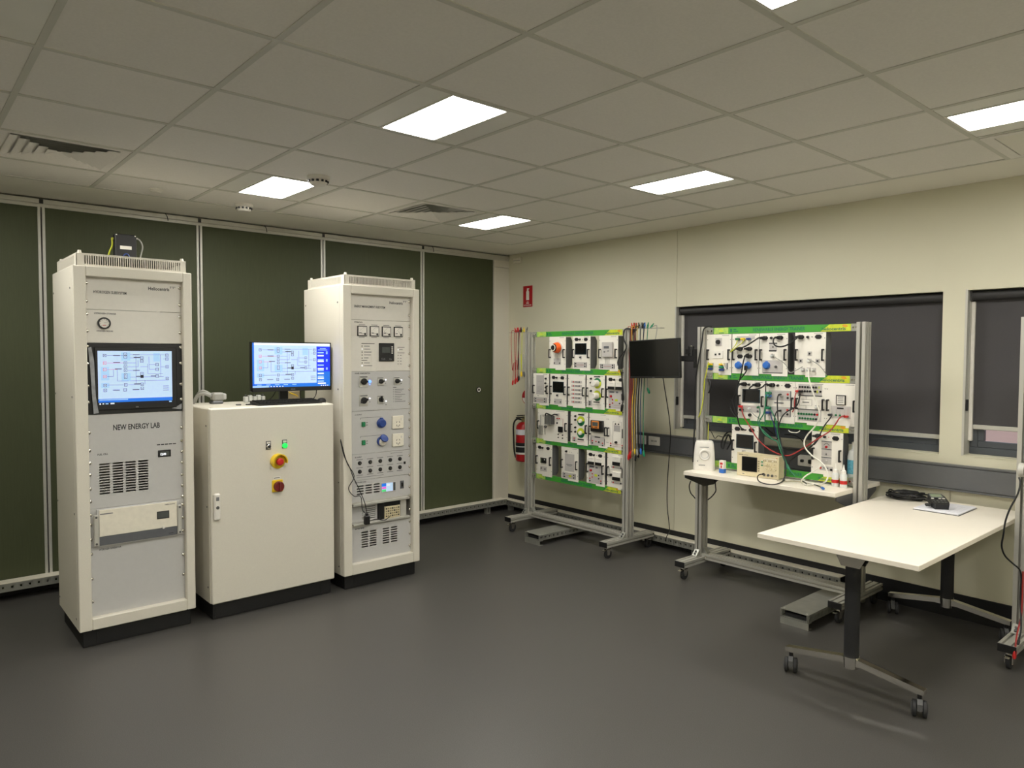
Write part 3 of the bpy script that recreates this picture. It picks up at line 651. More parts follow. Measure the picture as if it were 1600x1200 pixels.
words(fr, B, (('ENERGY MANAGEMENT SUBSYSTEM', -2.559, 1.97, .246, .016), ('Heliocentris', -2.277, 2.006, .112, .019), ('SYSTEM DATA', -2.56, 1.862, .065, .009), ('POWER CONFIGURATION', -2.558, 1.503, .12, .01), ('AC OUTPUT', -2.56, 1.213, .055, .009), ('DC OUTPUT', -2.56, .913, .052, .009), ('ELECTRONIC LOAD', -2.56, .735, .088, .009), ('BATTERY BANK', -2.562, .406, .072, .009)))
for k in range(4): q.box(-2.16+k*.008, -2.156+k*.008, 2.022+(k % 2)*.006, 2.034, 0, .0006, M_inkG)
for y in (-2.535, -2.436, -2.338, -2.238): q.box(y+.01, y+.06, 1.848, 1.852, 0, .0006, M_inkG).box(y+.01, y+.055, 1.76, 1.764, 0, .0006, M_inkG)
q.box(-2.505, -2.4, 1.716, 1.721, 0, .0006, M_ink)
for i in range(5): q.box(-2.485, -2.485+(.045, .05, .06, .055, .035)[i], 1.697-i*.0205, 1.702-i*.0205, 0, .0006, M_inkG)
q.box(-2.505, -2.46, 1.598, 1.602, 0, .0006, M_ink).box(-2.485, -2.44, 1.58, 1.584, 0, .0006, M_inkG).box(-2.485, -2.42, 1.56, 1.564, 0, .0006, M_inkG)
q.box(-2.21, -2.15, 1.693, 1.697, 0, .0006, M_ink).box(-2.195, -2.165, 1.675, 1.679, 0, .0006, M_inkG).box(-2.21, -2.15, 1.652, 1.656, 0, .0006, M_ink)
for i in range(4): q.box(-2.19, -2.175, 1.634-i*.021, 1.638-i*.021, 0, .0006, M_inkG)
for i in range(8): q.box(-2.247, -2.241, 1.386-i*.0128, 1.39-i*.0128, 0, .0006, M_inkG).box(-2.233, -2.233+(.075, .062, .05, .088, .058, .045, .06, .09)[i], 1.386-i*.0128, 1.39-i*.0128, 0, .0006, M_inkG)
q.box(-2.247, -2.22, 1.401, 1.405, 0, .0006, M_ink)
for z in (1.194, 1.063): q.box(-2.516, -2.345, z-.001, z+.001, 0, .0006, M_ink).box(-2.516, -2.514, z-.012, z, 0, .0006, M_ink)
for y in (-2.524, -2.44, -2.358, -2.275, -2.193):
    for z in (.9, .843, .79): q.box(y-.025, y+.025, z-.002, z+.002, 0, .0006, M_inkG)
q.box(-2.545, -2.33, .772, .775, 0, .0006, M_inkG).box(-2.27, -2.17, .922, .925, 0, .0006, M_inkG)
q.build('fine_print', B, smooth=False)['kind'] = 'stuff'
for k, y in enumerate((-2.538, -2.44, -2.342, -2.242)):
    g = MB(fr).box(y, y+.075, 1.77, 1.842, 0, .008, M_black, .002).rect(y+.006, y+.069, 1.776, 1.836, .0083, M_white).build('square_meter', B, smooth=False)
    s = MB(fr).cyl((y+.058, 1.785, .0083), (y+.058, 1.785, .009), .008, M_black, seg=12)
    for i in range(7):
        a = math.radians(180-i*15); s.box(y+.058+math.cos(a)*.046-.001, y+.058+math.cos(a)*.046+.001, 1.785+math.sin(a)*.046-.002, 1.785+math.sin(a)*.046+.002, .0083, .0086, M_ink)
    a = math.radians((172, 170, 160, 135)[k]); s.quad((y+.058, 1.784, .0088), (y+.058, 1.7865, .0088), (y+.058+math.cos(a)*.044, 1.7865+math.sin(a)*.044, .0088), (y+.058+math.cos(a)*.044, 1.785+math.sin(a)*.044, .0088), M_ink)
    s.box(y+.012, y+.03, 1.79, 1.796, .0083, .0086, M_inkG).build('dial', g, smooth=False)
d = MB(fr).box(-2.367, -2.243, 1.593, 1.724, 0, .012, M_black, .003).build('controller_display', B)
s = MB(fr).rect(-2.345, -2.28, 1.655, 1.695, .0123, M_lcdG).text('12.6', -2.35, 1.605, .0123, .03, .012, M_inkG).text('Rx', -2.285, 1.603, .0123, .02, .012, M_inkG)
for i in range(4): s.box(-2.268, -2.256, 1.648+i*.0145, 1.657+i*.0145, .012, .0135, M_panel)
s.build('keypad', d, smooth=False)
def lamp_at(y, z, r, h, m): piece(('lamp', r, h, m.name), 'indicator_lamp', B, fr((y, z, 0)), lambda: MB(FX(0)).cyl((0, 0, 0), (0, 0, h), r, m, r*.8, seg=10))
for z in (1.7, 1.679, 1.658, 1.637, 1.616, 1.582): lamp_at(-2.5, z, .004, .003, M_black if z != 1.679 else M_ledW)
lamp_at(-2.501, 1.562, .0045, .003, M_ledW); lamp_at(-2.205, 1.677, .004, .003, M_ledW)
for i in range(4): lamp_at(-2.205, 1.636-i*.021, .003, .003, M_black)
lamp_at(-2.44, 1.449, .011, .008, M_ledB); lamp_at(-2.44, 1.428, .004, .004, M_ledB)
for y, z in ((-2.44, 1.33), (-2.31, 1.46), (-2.308, 1.305), (-2.178, 1.455)): lamp_at(y, z, .006, .005, M_ledW); lamp_at(y, z-.025, .003, .003, M_black)
for y, z, w, ang in ((-2.491, 1.451, .07, 180), (-2.353, 1.449, .053, 190), (-2.218, 1.449, .053, 180), (-2.491, 1.318, .07, 200), (-2.354, 1.319, .053, 100)):
    g = MB(fr).box(y-w/2, y+w/2, z-w*.58, z+w*.58, 0, .006, M_aluL, .002).box(y-w*.42, y+w*.42, z+w*.4, z+w*.52, .006, .0064, M_inkG).build('rotary_switch', B, smooth=False)
    s = MB(fr).lathe((y, z, .006), (0, 0, 1), [(w*.33, 0), (w*.33, .01), (w*.28, .016), (w*.26, .018)], M_black, 18)
    a = math.radians(ang); c, sn = math.cos(a), math.sin(a); L = w*.46; e = w*.1
    s.prism([(y-c*L*.7-sn*-e, z-sn*L*.7+c*-e), (y+c*L-sn*-e*.8, z+sn*L+c*-e*.8), (y+c*L-sn*e*.8, z+sn*L+c*e*.8), (y-c*L*.7-sn*e, z-sn*L*.7+c*e)], lambda p, r, dd: (p, r, dd), .018, .032, M_black).build('knob', g)
for z, lid in ((1.149, 0), (1.019, 1)):
    MB(fr).box(-2.508, -2.481, z-.017, z+.017, 0, .012, M_grD, .002).box(-2.5, -2.489, z-.01, z+.012, .012, .014, M_gr, .001).box(-2.47, -2.458, z+.007, z+.011, 0, .0006, M_ink).box(-2.47, -2.458, z-.009, z-.005, 0, .0006, M_ink).build('green_switch', B)
    g = MB(fr).lathe((-2.351, z, 0), (0, 0, 1), [(.034, 0), (.034, .01), (.029, .014)], M_blueD, 22).build('blue_socket', B)
    if not lid: MB(fr).lathe((-2.351, z, .014), (0, 0, 1), [(.03, 0), (.03, .012), (.024, .018)], M_blueD, 22).box(-2.362, -2.34, z+.022, z+.04, 0, .02, M_blueD, .003).build('lid', g)
    else:
        MB(fr).lathe((-2.348, z-.004, .012), (0, -.25, 1), [(.027, 0), (.027, .014), (.02, .02)], M_cream, 20).build('plug', g)
        MB(fr).lathe((-2.344, z+.02, .03), (.1, .75, .9), [(.031, 0), (.031, .01), (.025, .013)], M_blueD, 22).build('lid', g)
    g = MB(fr).box(-2.26, -2.166, z-.048, z+.046, 0, .014, M_cream, .003).build('power_outlet', B)
    s = MB(fr)
    for y, zz, sl in ((-2.227, z-.0, .35), (-2.203, z-.0, -.35), (-2.227, z-.024, 0), (-2.203, z-.024, 0), (-2.215, z-.03, 0)):
        s.prism([(y-.002-sl*.006, zz-.006), (y+.002-sl*.006, zz-.006), (y+.002+sl*.006, zz+.006), (y-.002+sl*.006, zz+.006)], lambda a, b, dd: (a, b, dd), .014, .0146, M_ink)
    s.box(-2.19, -2.178, z+.012, z+.03, .014, .018, M_white, .001).build('slots', g)
for y in (-2.524, -2.44, -2.358, -2.275, -2.193):
    for z in (.876, .815): piece('rackjack', 'jack_socket', B, fr((y, z, 0)), lambda: MB(FX(0)).lathe((0, 0, 0), (0, 0, 1), [(.0145, 0), (.0145, .006), (.009, .012), (.005, .012)], M_black, 14).cyl((0, 0, .0121), (0, 0, .0125), .003, M_chrome, seg=8))
MB(fr).box(-2.16, -2.146, .835, .853, 0, .008, M_black, .001).build('rocker_switch', B)
d = MB(fr).box(-2.352, -2.228, .642, .715, 0, .005, M_panelB, .002).rect(-2.348, -2.256, .65, .71, .0053, M_scr).build('load_display', B, smooth=False)
MB(fr).rect(-2.348, -2.312, .688, .71, .0055, M_scrB).rect(-2.348, -2.312, .67, .685, .0055, M_ledM).rect(-2.348, -2.312, .65, .667, .0055, M_ledC).rect(-2.305, -2.28, .69, .7, .0055, M_scrW).rect(-2.252, -2.234, .65, .71, .0053, M_lcdG).build('screen_pixels', d, smooth=False)
MB(fr).box(-2.19, -2.16, .655, .713, 0, .003, M_slate).box(-2.182, -2.168, .67, .7, .003, .009, M_black, .001).build('power_switch', B, smooth=False)
# open instrument bay of rack B
sh = MB(fr).box(-2.585, -2.12, .575, .592, -.03, .022, M_aluL, .002).box(-2.585, -2.12, .436, .45, -.03, .022, M_aluL, .002).build('bay_flange', B, smooth=False)
slotted(MB(fr), -2.58, -2.365, .45, .575, -.033, -.03, [(-2.49, -2.38)], .465, .553, 7, .005, M_panelB).build('bay_plate', B, smooth=False)
MB(fr).box(-2.362, -2.328, .45, .575, -.05, .005, M_black, .003).build('black_divider', B)
g = MB(fr).box(-2.32, -2.19, .45, .535, -.06, .0, M_tan, .003).box(-2.325, -2.18, .537, .575, -.07, -.01, M_black, .003).build('control_module', B, smooth=False)
s = MB(fr)
for r in range(4):
    for c in range(7): s.box(-2.312+c*.017, -2.302+c*.017, .462+r*.018, .472+r*.018, 0, .003, M_tanD if (r+c) % 3 else M_ink)
s.build('terminal_block', g, smooth=False)
MB(fr).prism([(-2.185, .44), (-2.135, .455), (-2.135, .585), (-2.185, .565)], lambda a, b, dd: (a, b, dd), -.01, -.004, M_aluL).build('side_baffle', B, smooth=False)
screws(fr, (-2.108,), (2.03, 1.93, 1.85, 1.76, 1.65, 1.56, 1.48, 1.385, 1.28, 1.21, 1.16, 1.1, 1.03, .965, .895, .81, .75, .66, .595, .49, .4, .31, .22), B)
# charger with cord dangling in front of rack B
t = thing('plug_adapter', 'black plug adapter dangling on a thin cord in front of the rack bay', 'adapter', (1.375, -2.505, .44))
MB(FX(1.365)).box(-2.525, -2.485, .448, .512, 0, .03, M_black, .006).box(-2.517, -2.495, .512, .53, .008, .024, M_black, .004).build('adapter_body', t)
MB().tube(smooth_path([(1.352, -2.69, 1.05), (1.362, -2.67, .95), (1.37, -2.63, .86), (1.375, -2.61, .8), (1.375, -2.56, .7), (1.38, -2.52, .6), (1.38, -2.505, .525)], 6), .003, M_cableB).build('cord', t)
MB().tube(smooth_path([(1.352, -2.69, 1.06), (1.365, -2.65, .9), (1.375, -2.6, .8), (1.37, -2.64, .72), (1.37, -2.6, .66), (1.375, -2.55, .65), (1.38, -2.54, .56), (1.38, -2.51, .525)], 6), .003, M_cableB).tube(smooth_path([(1.385, -2.49, .47), (1.38, -2.43, .475), (1.37, -2.36, .455), (1.35, -2.3, .47)]), .003, M_cableB).build('spare_cord', t)
# ---- white floor cabinet between the racks
C = thing('floor_cabinet', 'wide white cabinet with emergency stop button and green lamp on its door', 'cabinet', (1.05, -3.145, 0))
cy0, cy1, cxb, cxf = -3.557, -2.733, .74, 1.34
MB().box(cxb+.02, cxf-.03, cy0+.015, cy1-.015, 0, .1, M_plinth, .004).box(cxf-.03, cxf-.028, cy1-.09, cy1-.085, 0, .1, M_black).box(cxf-.03, cxf-.028, cy0+.03, cy1-.095, .01, .09, M_black).build('plinth', C, smooth=False)
MB().box(cxb, cxf-.026, cy0, cy1, .1, 1.308, M_rack, .006).build('body', C)
dr = MB().box(cxf-.022, cxf, cy0+.004, cy1-.001, .102, 1.306, M_rack, .006).build('door', C)
fr = FX(cxf)
h = MB(fr).box(-3.54, -3.502, .623, .789, 0, .022, M_white, .008).build('lock_handle', dr)
MB(fr).box(-3.53, -3.512, .745, .768, .022, .0235, M_inkG, .001).lathe((-3.521, .703, .022), (0, 0, 1), [(.01, 0), (.01, .003), (.006, .003)], M_steelD, 14).build('lock_core', h)
b = MB(fr).box(-3.209, -3.176, 1.03, 1.086, 0, .005, M_steelD, .002).rect(-3.204, -3.181, 1.068, 1.081, .0053, M_panel).build('push_button', dr)
MB(fr).lathe((-3.193, 1.051, .005), (0, 0, 1), [(.014, 0), (.014, .01), (.011, .014), (.001, .012)], M_chrome, 18, [M_chrome, M_chrome, M_black]).build('button_cap', b)
b = MB(fr).box(-3.101, -3.068, 1.03, 1.086, 0, .005, M_steelD, .002).rect(-3.096, -3.073, 1.068, 1.081, .0053, M_panel).build('signal_lamp', dr)
MB(fr).lathe((-3.085, 1.048, .005), (0, 0, 1), [(.017, 0), (.017, .008), (.013, .016), (.002, .018)], M_ledG, 18).build('green_lens', b)
b = MB(fr).lathe((-3.131, .95, 0), (0, 0, 1), [(.047, 0), (.047, .008), (.04, .012)], M_yel, 28).build('emergency_stop', dr)
n = 18; arc = [(-3.131+.05*math.cos(a), .95+.05*math.sin(a)) for a in [math.radians(-15+i*210/n) for i in range(n+1)]]
arc2 = [(-3.131+.043*math.cos(a), .95+.043*math.sin(a)) for a in [math.radians(-15+i*210/n) for i in range(n+1)]]
s = MB(fr)
for i in range(n): s.prism([arc[i], arc[i+1], arc2[i+1], arc2[i]], lambda p, r, dd: (p, r, dd), .0, .045, M_yel)
s.build('shroud', b)
MB(fr).lathe((-3.131, .95, .012), (0, 0, 1), [(.014, 0), (.014, .014), (.024, .018), (.024, .03), (.018, .037), (.002, .039)], M_red, 22).build('red_button', b)
b = MB(fr).box(-3.172, -3.1, .752, .83, 0, .01, M_yel, .004).build('main_switch', dr)
MB(fr).lathe((-3.132, .788, .01), (0, 0, 1), [(.033, 0), (.033, .018), (.028, .022), (.012, .022)], mat('dark_red_knob', (112, 30, 30), .35), 22).box(-3.137, -3.127, .758, .818, .03, .042, mat('dark_red_knob', (112, 30, 30)), .003).build('switch_knob', b)
MB(fr).box(-3.163, -3.113, .835, .85, 0, .0015, M_white).box(-3.158, -3.118, .84, .844, .0015, .0018, M_ink).build('paper_label', dr)
s = MB()
for z in (.2, .7, 1.2): s.cyl((cxf-.06, cy0-.002, z), (cxf-.06, cy0, z), .006, M_steelD, seg=8)
for yy in (cy0+.03, cy1-.03): s.cyl((cxf-.05, yy, 1.308), (cxf-.05, yy, 1.312), .009, M_rack, seg=10)
s.build('cover_screw', C)
# ---- things on the cabinet
zt = 1.308
MO = thing('desktop_monitor', 'desktop monitor showing a pale blue system diagram on the white cabinet', 'monitor', (1.1, -2.96, zt))
mx, my0, my1, mz0, mz1 = 1.205, -3.243, -2.682, 1.394, 1.722
bz = MB().box(mx-.035, mx-.003, my0, my1, mz0, mz1, M_black, .004).box(mx-.004, mx, my0, my1, mz0, mz0+.028, M_black, .001).box(mx-.004, mx, my0, my1, mz1-.007, mz1, M_black, .001).box(mx-.004, mx, my0, my0+.007, mz0, mz1, M_black, .001).box(mx-.004, mx, my1-.007, my1, mz0, mz1, M_black, .001).build('bezel', MO, smooth=False)
fr = FX(mx-.0028); sy0, sy1, sz0, sz1 = my0+.007, my1-.007, mz0+.028, mz1-.007
scn = MB(fr).rect(sy0, sy1, sz0, sz1, 0, M_scr).build('screen', MO, smooth=False)
schematic(FX(mx-.0027, sy0+.012, sz1-.02), .45, .262, .00015, scn)
w = sy1-sy0; s = MB(fr)
s.rect(sy0, sy0+.012, sz0, sz1, .0003, M_scrB).rect(sy0, sy1, sz0+.008, sz0+.024, .0003, M_scrB).rect(sy0, sy1, sz0, sz0+.011, .0004, M_scrM).rect(sy0+.11, sy1, sz0, sz0+.011, .0005, M_scrB).rect(sy0+.012, sy1, sz1-.014, sz1, .0003, M_scrW)
s.rect(sy1-.1, sy1, sz0+.03, sz1-.02, .0004, M_scrD).rect(sy1-.1, sy1, sz0+.014, sz0+.1, .0005, M_scrB)
for i, (k, wd) in enumerate(((0, .045), (1, .045), (2.4, .045), (2.9, .045), (4.2, .045), (5.4, .045), (5.9, .045), (7, .045), (8, .045), (8.6, .045), (9.6, .045), (10.3, .06))):
    z = sz1-.06-k*.0205; s.rect(sy1-.092, sy1-.092+wd, z-.007, z+.002, .0007, M_scrW if i % 2 else M_scrM)
for k in (0, .5, 2.6, 3, 5.4, 5.8): z = sz1-.056-k*.0205; s.rect(sy1-.03, sy1-.018, z-.006, z+.002, .0007, M_scrM)
s.rect(sy1-.075, sy1-.03, sz1-.036, sz1-.032, .0007, M_scrM).rect(sy1-.09, sy1-.02, sz1-.046, sz1-.042, .0007, M_scrM)
for i in range(5): s.rect(sy0+.12+i*.02, sy0+.128+i*.02, sz0+.002, sz0+.008, .0007, M_scrW)
for i in range(4): s.rect(sy1-.07+i*.016, sy1-.062+i*.016, sz0+.002, sz0+.008, .0007, M_scrW)
for i in range(5): s.rect(sy0+.03+i*.06, sy0+.06+i*.06, sz0+.014, sz0+.019, .0007, M_scrM)
s.build('interface_panel', scn, smooth=False)
MB(FX(mx)).text('ASUS', -2.978, mz0+.008, .0003, .032, .01, M_inkG).build('logo', MO, smooth=False)
MB().box(1.045, 1.07, -2.995, -2.935, zt+.015, 1.53, M_black, .004).box(1.07, 1.175, -2.995, -2.935, 1.47, 1.53, M_black, .004).build('stand_neck', MO)
MB().lathe((1.02, -2.965, zt), (0, 0, 1), [(.085, 0), (.085, .008), (.03, .018)], M_black, 28).build('stand_base', MO)
K = thing('keyboard', 'black computer keyboard lying on the white cabinet below the monitor', 'keyboard', (1.19, -2.97, zt))
ky0, ky1 = -3.225, -2.785
MB().prism([(1.125, zt), (1.275, zt), (1.275, zt+.012), (1.125, zt+.026)], lambda a, b, d: (a, d, b), ky0, ky1, M_black).build('keyboard_body', K, smooth=False)
s = MB()
for r in range(5):
    xx = 1.136+r*.0265
    for c in range(17):
        yy = ky0+.010+c*.0249; zz = zt+.025-(xx-1.125)*.09
        s.box(xx, xx+.021, yy, yy+.02, zz, zz+.006, M_blackM)
s.build('keys', K, smooth=False)
tag(MB().lathe((1.2, -2.752, zt), (0, 0, 1), [(.028, 0), (.031, .012), (.024, .026), (.01, .032)], M_black, 20).build('computer_mouse'), 'black computer mouse beside the keyboard on the white cabinet', 'mouse')
P = thing('cable_plug', 'grey industrial cable plug with thick grey cable on the cabinet top', 'plug', (.9, -3.36, zt))
MB().box(.86, .94, -3.40, -3.33, zt, zt+.02, M_slate, .006).box(.865, .935, -3.395, -3.32, zt+.02, zt+.075, M_cableGy, .01).box(.87, .93, -3.33, -3.305, zt+.028, zt+.068, M_panelB, .006).build('hood', P)
MB().tube(smooth_path([(.9, -3.395, zt+.05), (.89, -3.44, zt+.07), (.86, -3.475, zt+.05), (.84, -3.49, zt+.012), (.82, -3.49, zt+.011)]), .011, M_cableGy, 10).tube(smooth_path([(.89, -3.395, zt+.06), (.87, -3.44, zt+.085), (.84, -3.465, zt+.06), (.8, -3.47, zt+.012)]), .011, M_cableGy, 10).build('thick_cable', P)
P = thing('connector_cluster', 'cluster of clear plastic connectors behind the keyboard on the cabinet', 'connector', (.88, -3.1, zt))
for i in range(5): MB().box(.86, .9, -3.17+i*.03, -3.148+i*.03, zt, zt+.04+.008*(i % 2), M_clearL, .003).cyl((.88, -3.159+i*.03, zt+.04), (.88, -3.159+i*.03, zt+.055), .006, M_steelD, seg=8).build('connector', P)
P = thing('connector_box', 'small tan box with a yellow wire under the monitor', 'box', (.87, -2.815, zt))
MB().box(.84, .9, -2.86, -2.77, zt, zt+.07, M_tanD, .004).build('housing', P)
MB().tube(smooth_path([(.9, -2.85, zt+.06), (.925, -2.85, zt+.055), (.92, -2.81, zt+.04), (.9, -2.79, zt+.03)]), .004, M_yel).build('yellow_wire', P)
for i, (yy, w) in enumerate(((-3.32, .03), (-3.26, .04), (-3.2, .035))):
    tag(MB().box(1.13+i*.01, 1.15+i*.01, yy, yy+w, zt, zt+.008, M_steelD, .002).build('loose_clip'), ('small dark metal clip lying by the grey plug', 'small dark metal clip lying between its two neighbours', 'small dark metal clip lying by the keyboard end')[i], 'clip', 'loose metal clips on the cabinet')
for k, (a, lab) in enumerate((([(1.16, -2.89, 1.4), (1.14, -2.88, 1.36), (1.11, -2.86, 1.33), (1.06, -2.82, zt+.006)], 'thin black wire hanging behind the monitor stand'), ([(1.16, -2.77, 1.4), (1.14, -2.765, 1.36), (1.1, -2.765, 1.33), (1.05, -2.765, zt+.006)], 'thin black wire hanging from the monitor edge near the mouse'), ([(1.16, -3.06, 1.4), (1.13, -3.07, 1.36), (1.08, -3.08, 1.33), (1.0, -3.1, zt+.006)], 'thin black wire curling from the monitor to the connectors'))):
    tag(MB().tube(smooth_path(a), .003, M_cableB).build('monitor_wire'), lab, 'cable')
# ================================================================== TRAINER STANDS
FOOT = slot_outline(.085, .042, 2, 1, .011, .014); POST = slot_outline(.055, .085, 1, 2, .013, .018, .034); BEAM = slot_outline(.08, .042, 2, 1, .011, .014)
def caster(parent, x, y, turn=0):
    c = MB().box(x-.03, x+.03, y-.03, y+.03, .094, .0985, M_chrome, .001).cyl((x, y, .08), (x, y, .094), .017, M_chrome)
    c.prism([(-.022, .03), (.006, .03), (.022, .082), (-.022, .082)], lambda a, b, d: (x+d, y+a+.01, b), -.018, -.015, M_chrome).prism([(-.022, .03), (.006, .03), (.022, .082), (-.022, .082)], lambda a, b, d: (x+d, y+a+.01, b), .015, .018, M_chrome).box(x-.018, x+.018, y-.012, y+.032, .078, .082, M_chrome)
    c.box(x-.012, x+.012, y-.052, y-.012, .068, .073, M_chrome, .001)
    o = c.build('caster', parent)
    MB().lathe((x-.012, y+.012, .037), (1, 0, 0), [(.03, 0), (.037, .003), (.037, .021), (.03, .024)], M_rubber, 22).lathe((x-.0135, y+.012, .037), (1, 0, 0), [(.012, 0), (.012, .027)], M_chrome, 12).build('wheel', o)
def post_bracket(parent, x, y, z, s):                # small cast corner bracket with two bolts
    m = MB().prism([(0, 0), (.045, 0), (.045, .006), (.006, .045), (0, .045)], lambda a, b, d: (d, y-a, z+b), x-.02, x+.02, M_galv)
    m.cyl((x, y-.018, z+.03), (x, y-.028, z+.034), .007, M_steelD, seg=8).cyl((x, y-.034, z+.014), (x, y-.04, z+.022), .007, M_steelD, seg=8)
    m.build('corner_bracket', parent)
def rail_print(o, fr, L, tail=True):
    m = MB(fr)
    m.box(.062, .18, .001, .046, .0, .0004, M_railL).box(.195, .21, .012, .035, 0, .0005, M_teal).box(.222, .245, .026, .034, 0, .0005, M_teal).box(.222, .26, .014, .02, 0, .0005, M_teal)
    m.prism([(.1, .022), (.115, .034), (.12, .026), (.135, .036), (.13, .022), (.15, .018), (.125, .016)], lambda a, b, d: (a, b, d), .0004, .0008, M_railY).box(.1, .145, .006, .010, .0004, .0007, M_teal)
    m.build('emblem_print', o, smooth=False)
    MB(fr).text('RENEWABLE ENERGY TRAINER', L*.34, .013, .0006, .38, .023, M_teal).build('lettering', o, smooth=False)
    m = MB(fr)
    m.prism([(L-.25, .001), (L-.052, .001), (L-.052, .046), (L-.19, .046), (L-.21, .03)], lambda a, b, d: (a, b, d), 0, .0004, M_railY)
    m.prism([(L-.11, .036), (L-.098, .044), (L-.08, .042), (L-.07, .03), (L-.088, .024), (L-.1, .03)], lambda a, b, d: (a, b, d), .0004, .0008, M_orangeP)
    m.build('sunburst_print', o, smooth=False)
    MB(fr).text('heliocentris', L-.24, .008, .0008, .155, .02, M_teal).build('lettering', o, smooth=False)
def stand(label, x0, x1, yf, yp, tops, grp='aluminium trainer stands on castors'):
    t = thing('trainer_stand', label, 'stand', ((x0+x1)/2, yf+.04, 0), grp)
    yb = yf-.245
    for x in (x0, x1-.085):
        f = MB().prism(FOOT, lambda a, b, d: (x+a, d, .0985+b), yb, yb+.60, M_alu).build('foot', t, smooth=False)
        MB().box(x, x+.085, yb-.004, yb, .0985, .1405, M_black, .002).build('end_cap', f); MB().box(x, x+.085, yb+.60, yb+.604, .0985, .1405, M_black, .002).build('end_cap', f)
        for y in (yb+.045, yb+.56): caster(t, x+.0425, y)
    for x, s in ((x0, 1), (x1-.055, -1)):
        MB().prism(POST, lambda a, b, d: (x+a, yf+b, d), .1405, 1.855, M_alu).build('post', t, smooth=False)
        post_bracket(t, x+.0275, yf, .1405, s)
        xi = x+.055 if s > 0 else x
        m = MB()
        m.prism([(0, 0), (.04, 0), (.04, .006), (.006, .04), (0, .04)], lambda a, b, d: (xi+s*a, d, .1605+b), yf+.022, yf+.062, M_galv); m.build('corner_bracket', t)
    MB().prism(BEAM, lambda a, b, d: (d, yf+.005+a, .1185+b), x0+.085, x1-.085, M_alu).box(x0+.055, x0+.085, yf+.005, yf+.085, .1405, .1605, M_alu).box(x1-.085, x1-.055, yf+.005, yf+.085, .1405, .1605, M_alu).build('cross_beam', t, smooth=False)
    xi0, xi1 = x0+.055, x1-.055
    for z in tops:
        r = MB().box(xi0, xi1, yp+.001, yp+.016, z-.047, z, M_rail, .001).build('rail', t, smooth=False)
        rail_print(r, FY(xi0, yp+.0008, z-.047), xi1-xi0)
        b = MB(FY(xi0, yp+.001, z-.047)); L = xi1-xi0
        b.box(0, .056, .0, .047, 0, .004, M_galv, .001).build('end_bracket', r, smooth=False)
        MB(b.fr).box(L-.05, L, 0, .047, 0, .004, M_galv, .001).build('end_bracket', r, smooth=False)
        for u in (.012, .03, .046, L-.035, L-.014): piece('railbolt', 'bolt', r, b.fr((u, .024, 0)), lambda: MB(FY(0, 0, 0)).cyl((0, 0, .004), (0, 0, .009), .0058, M_chrome, seg=10))
    return t
T1X = (.775, 2.032); T1Y = (-.465, -.42); T1Z = [1.858, 1.521, 1.19, .864, .53]
T2X = (2.675, 3.897); T2Y = (-.45, -.41); T2Z = [1.847, 1.515, 1.195, .866]
S1 = stand('green-railed aluminium trainer stand on castors with four rows of unplugged modules', *T1X, *T1Y, T1Z)
S2 = stand('green-railed aluminium trainer stand holding a white shelf and tangled cables', *T2X, *T2Y, T2Z)
S3 = stand('aluminium stand post and castor foot beside the white table end', 4.70, 5.93, -.42, -.38, T2Z)
# shelf of stand 2
sz = .805
MB().box(T2X[0]+.057, T2X[1]-.057, -.685, -.03, sz-.028, sz, M_table, .002).build('shelf', S2, smooth=False)
for x in (T2X[0]+.058, T2X[1]-.063):
    MB().prism([(-.67, sz-.03), (-.09, sz-.03), (-.09, sz-.05), (-.3, sz-.14), (-.43, sz-.14), (-.67, sz-.05)], lambda a, b, d: (d, a, b), x, x+.005, M_steelD).prism([(-.67, sz-.034), (-.09, sz-.034), (-.09, sz-.029), (-.67, sz-.029)], lambda a, b, d: (d, a, b), x-.0 if x > 3 else x, x+.03 if x < 3 else x+.004, M_steelD).build('shelf_bracket', S2, smooth=False)
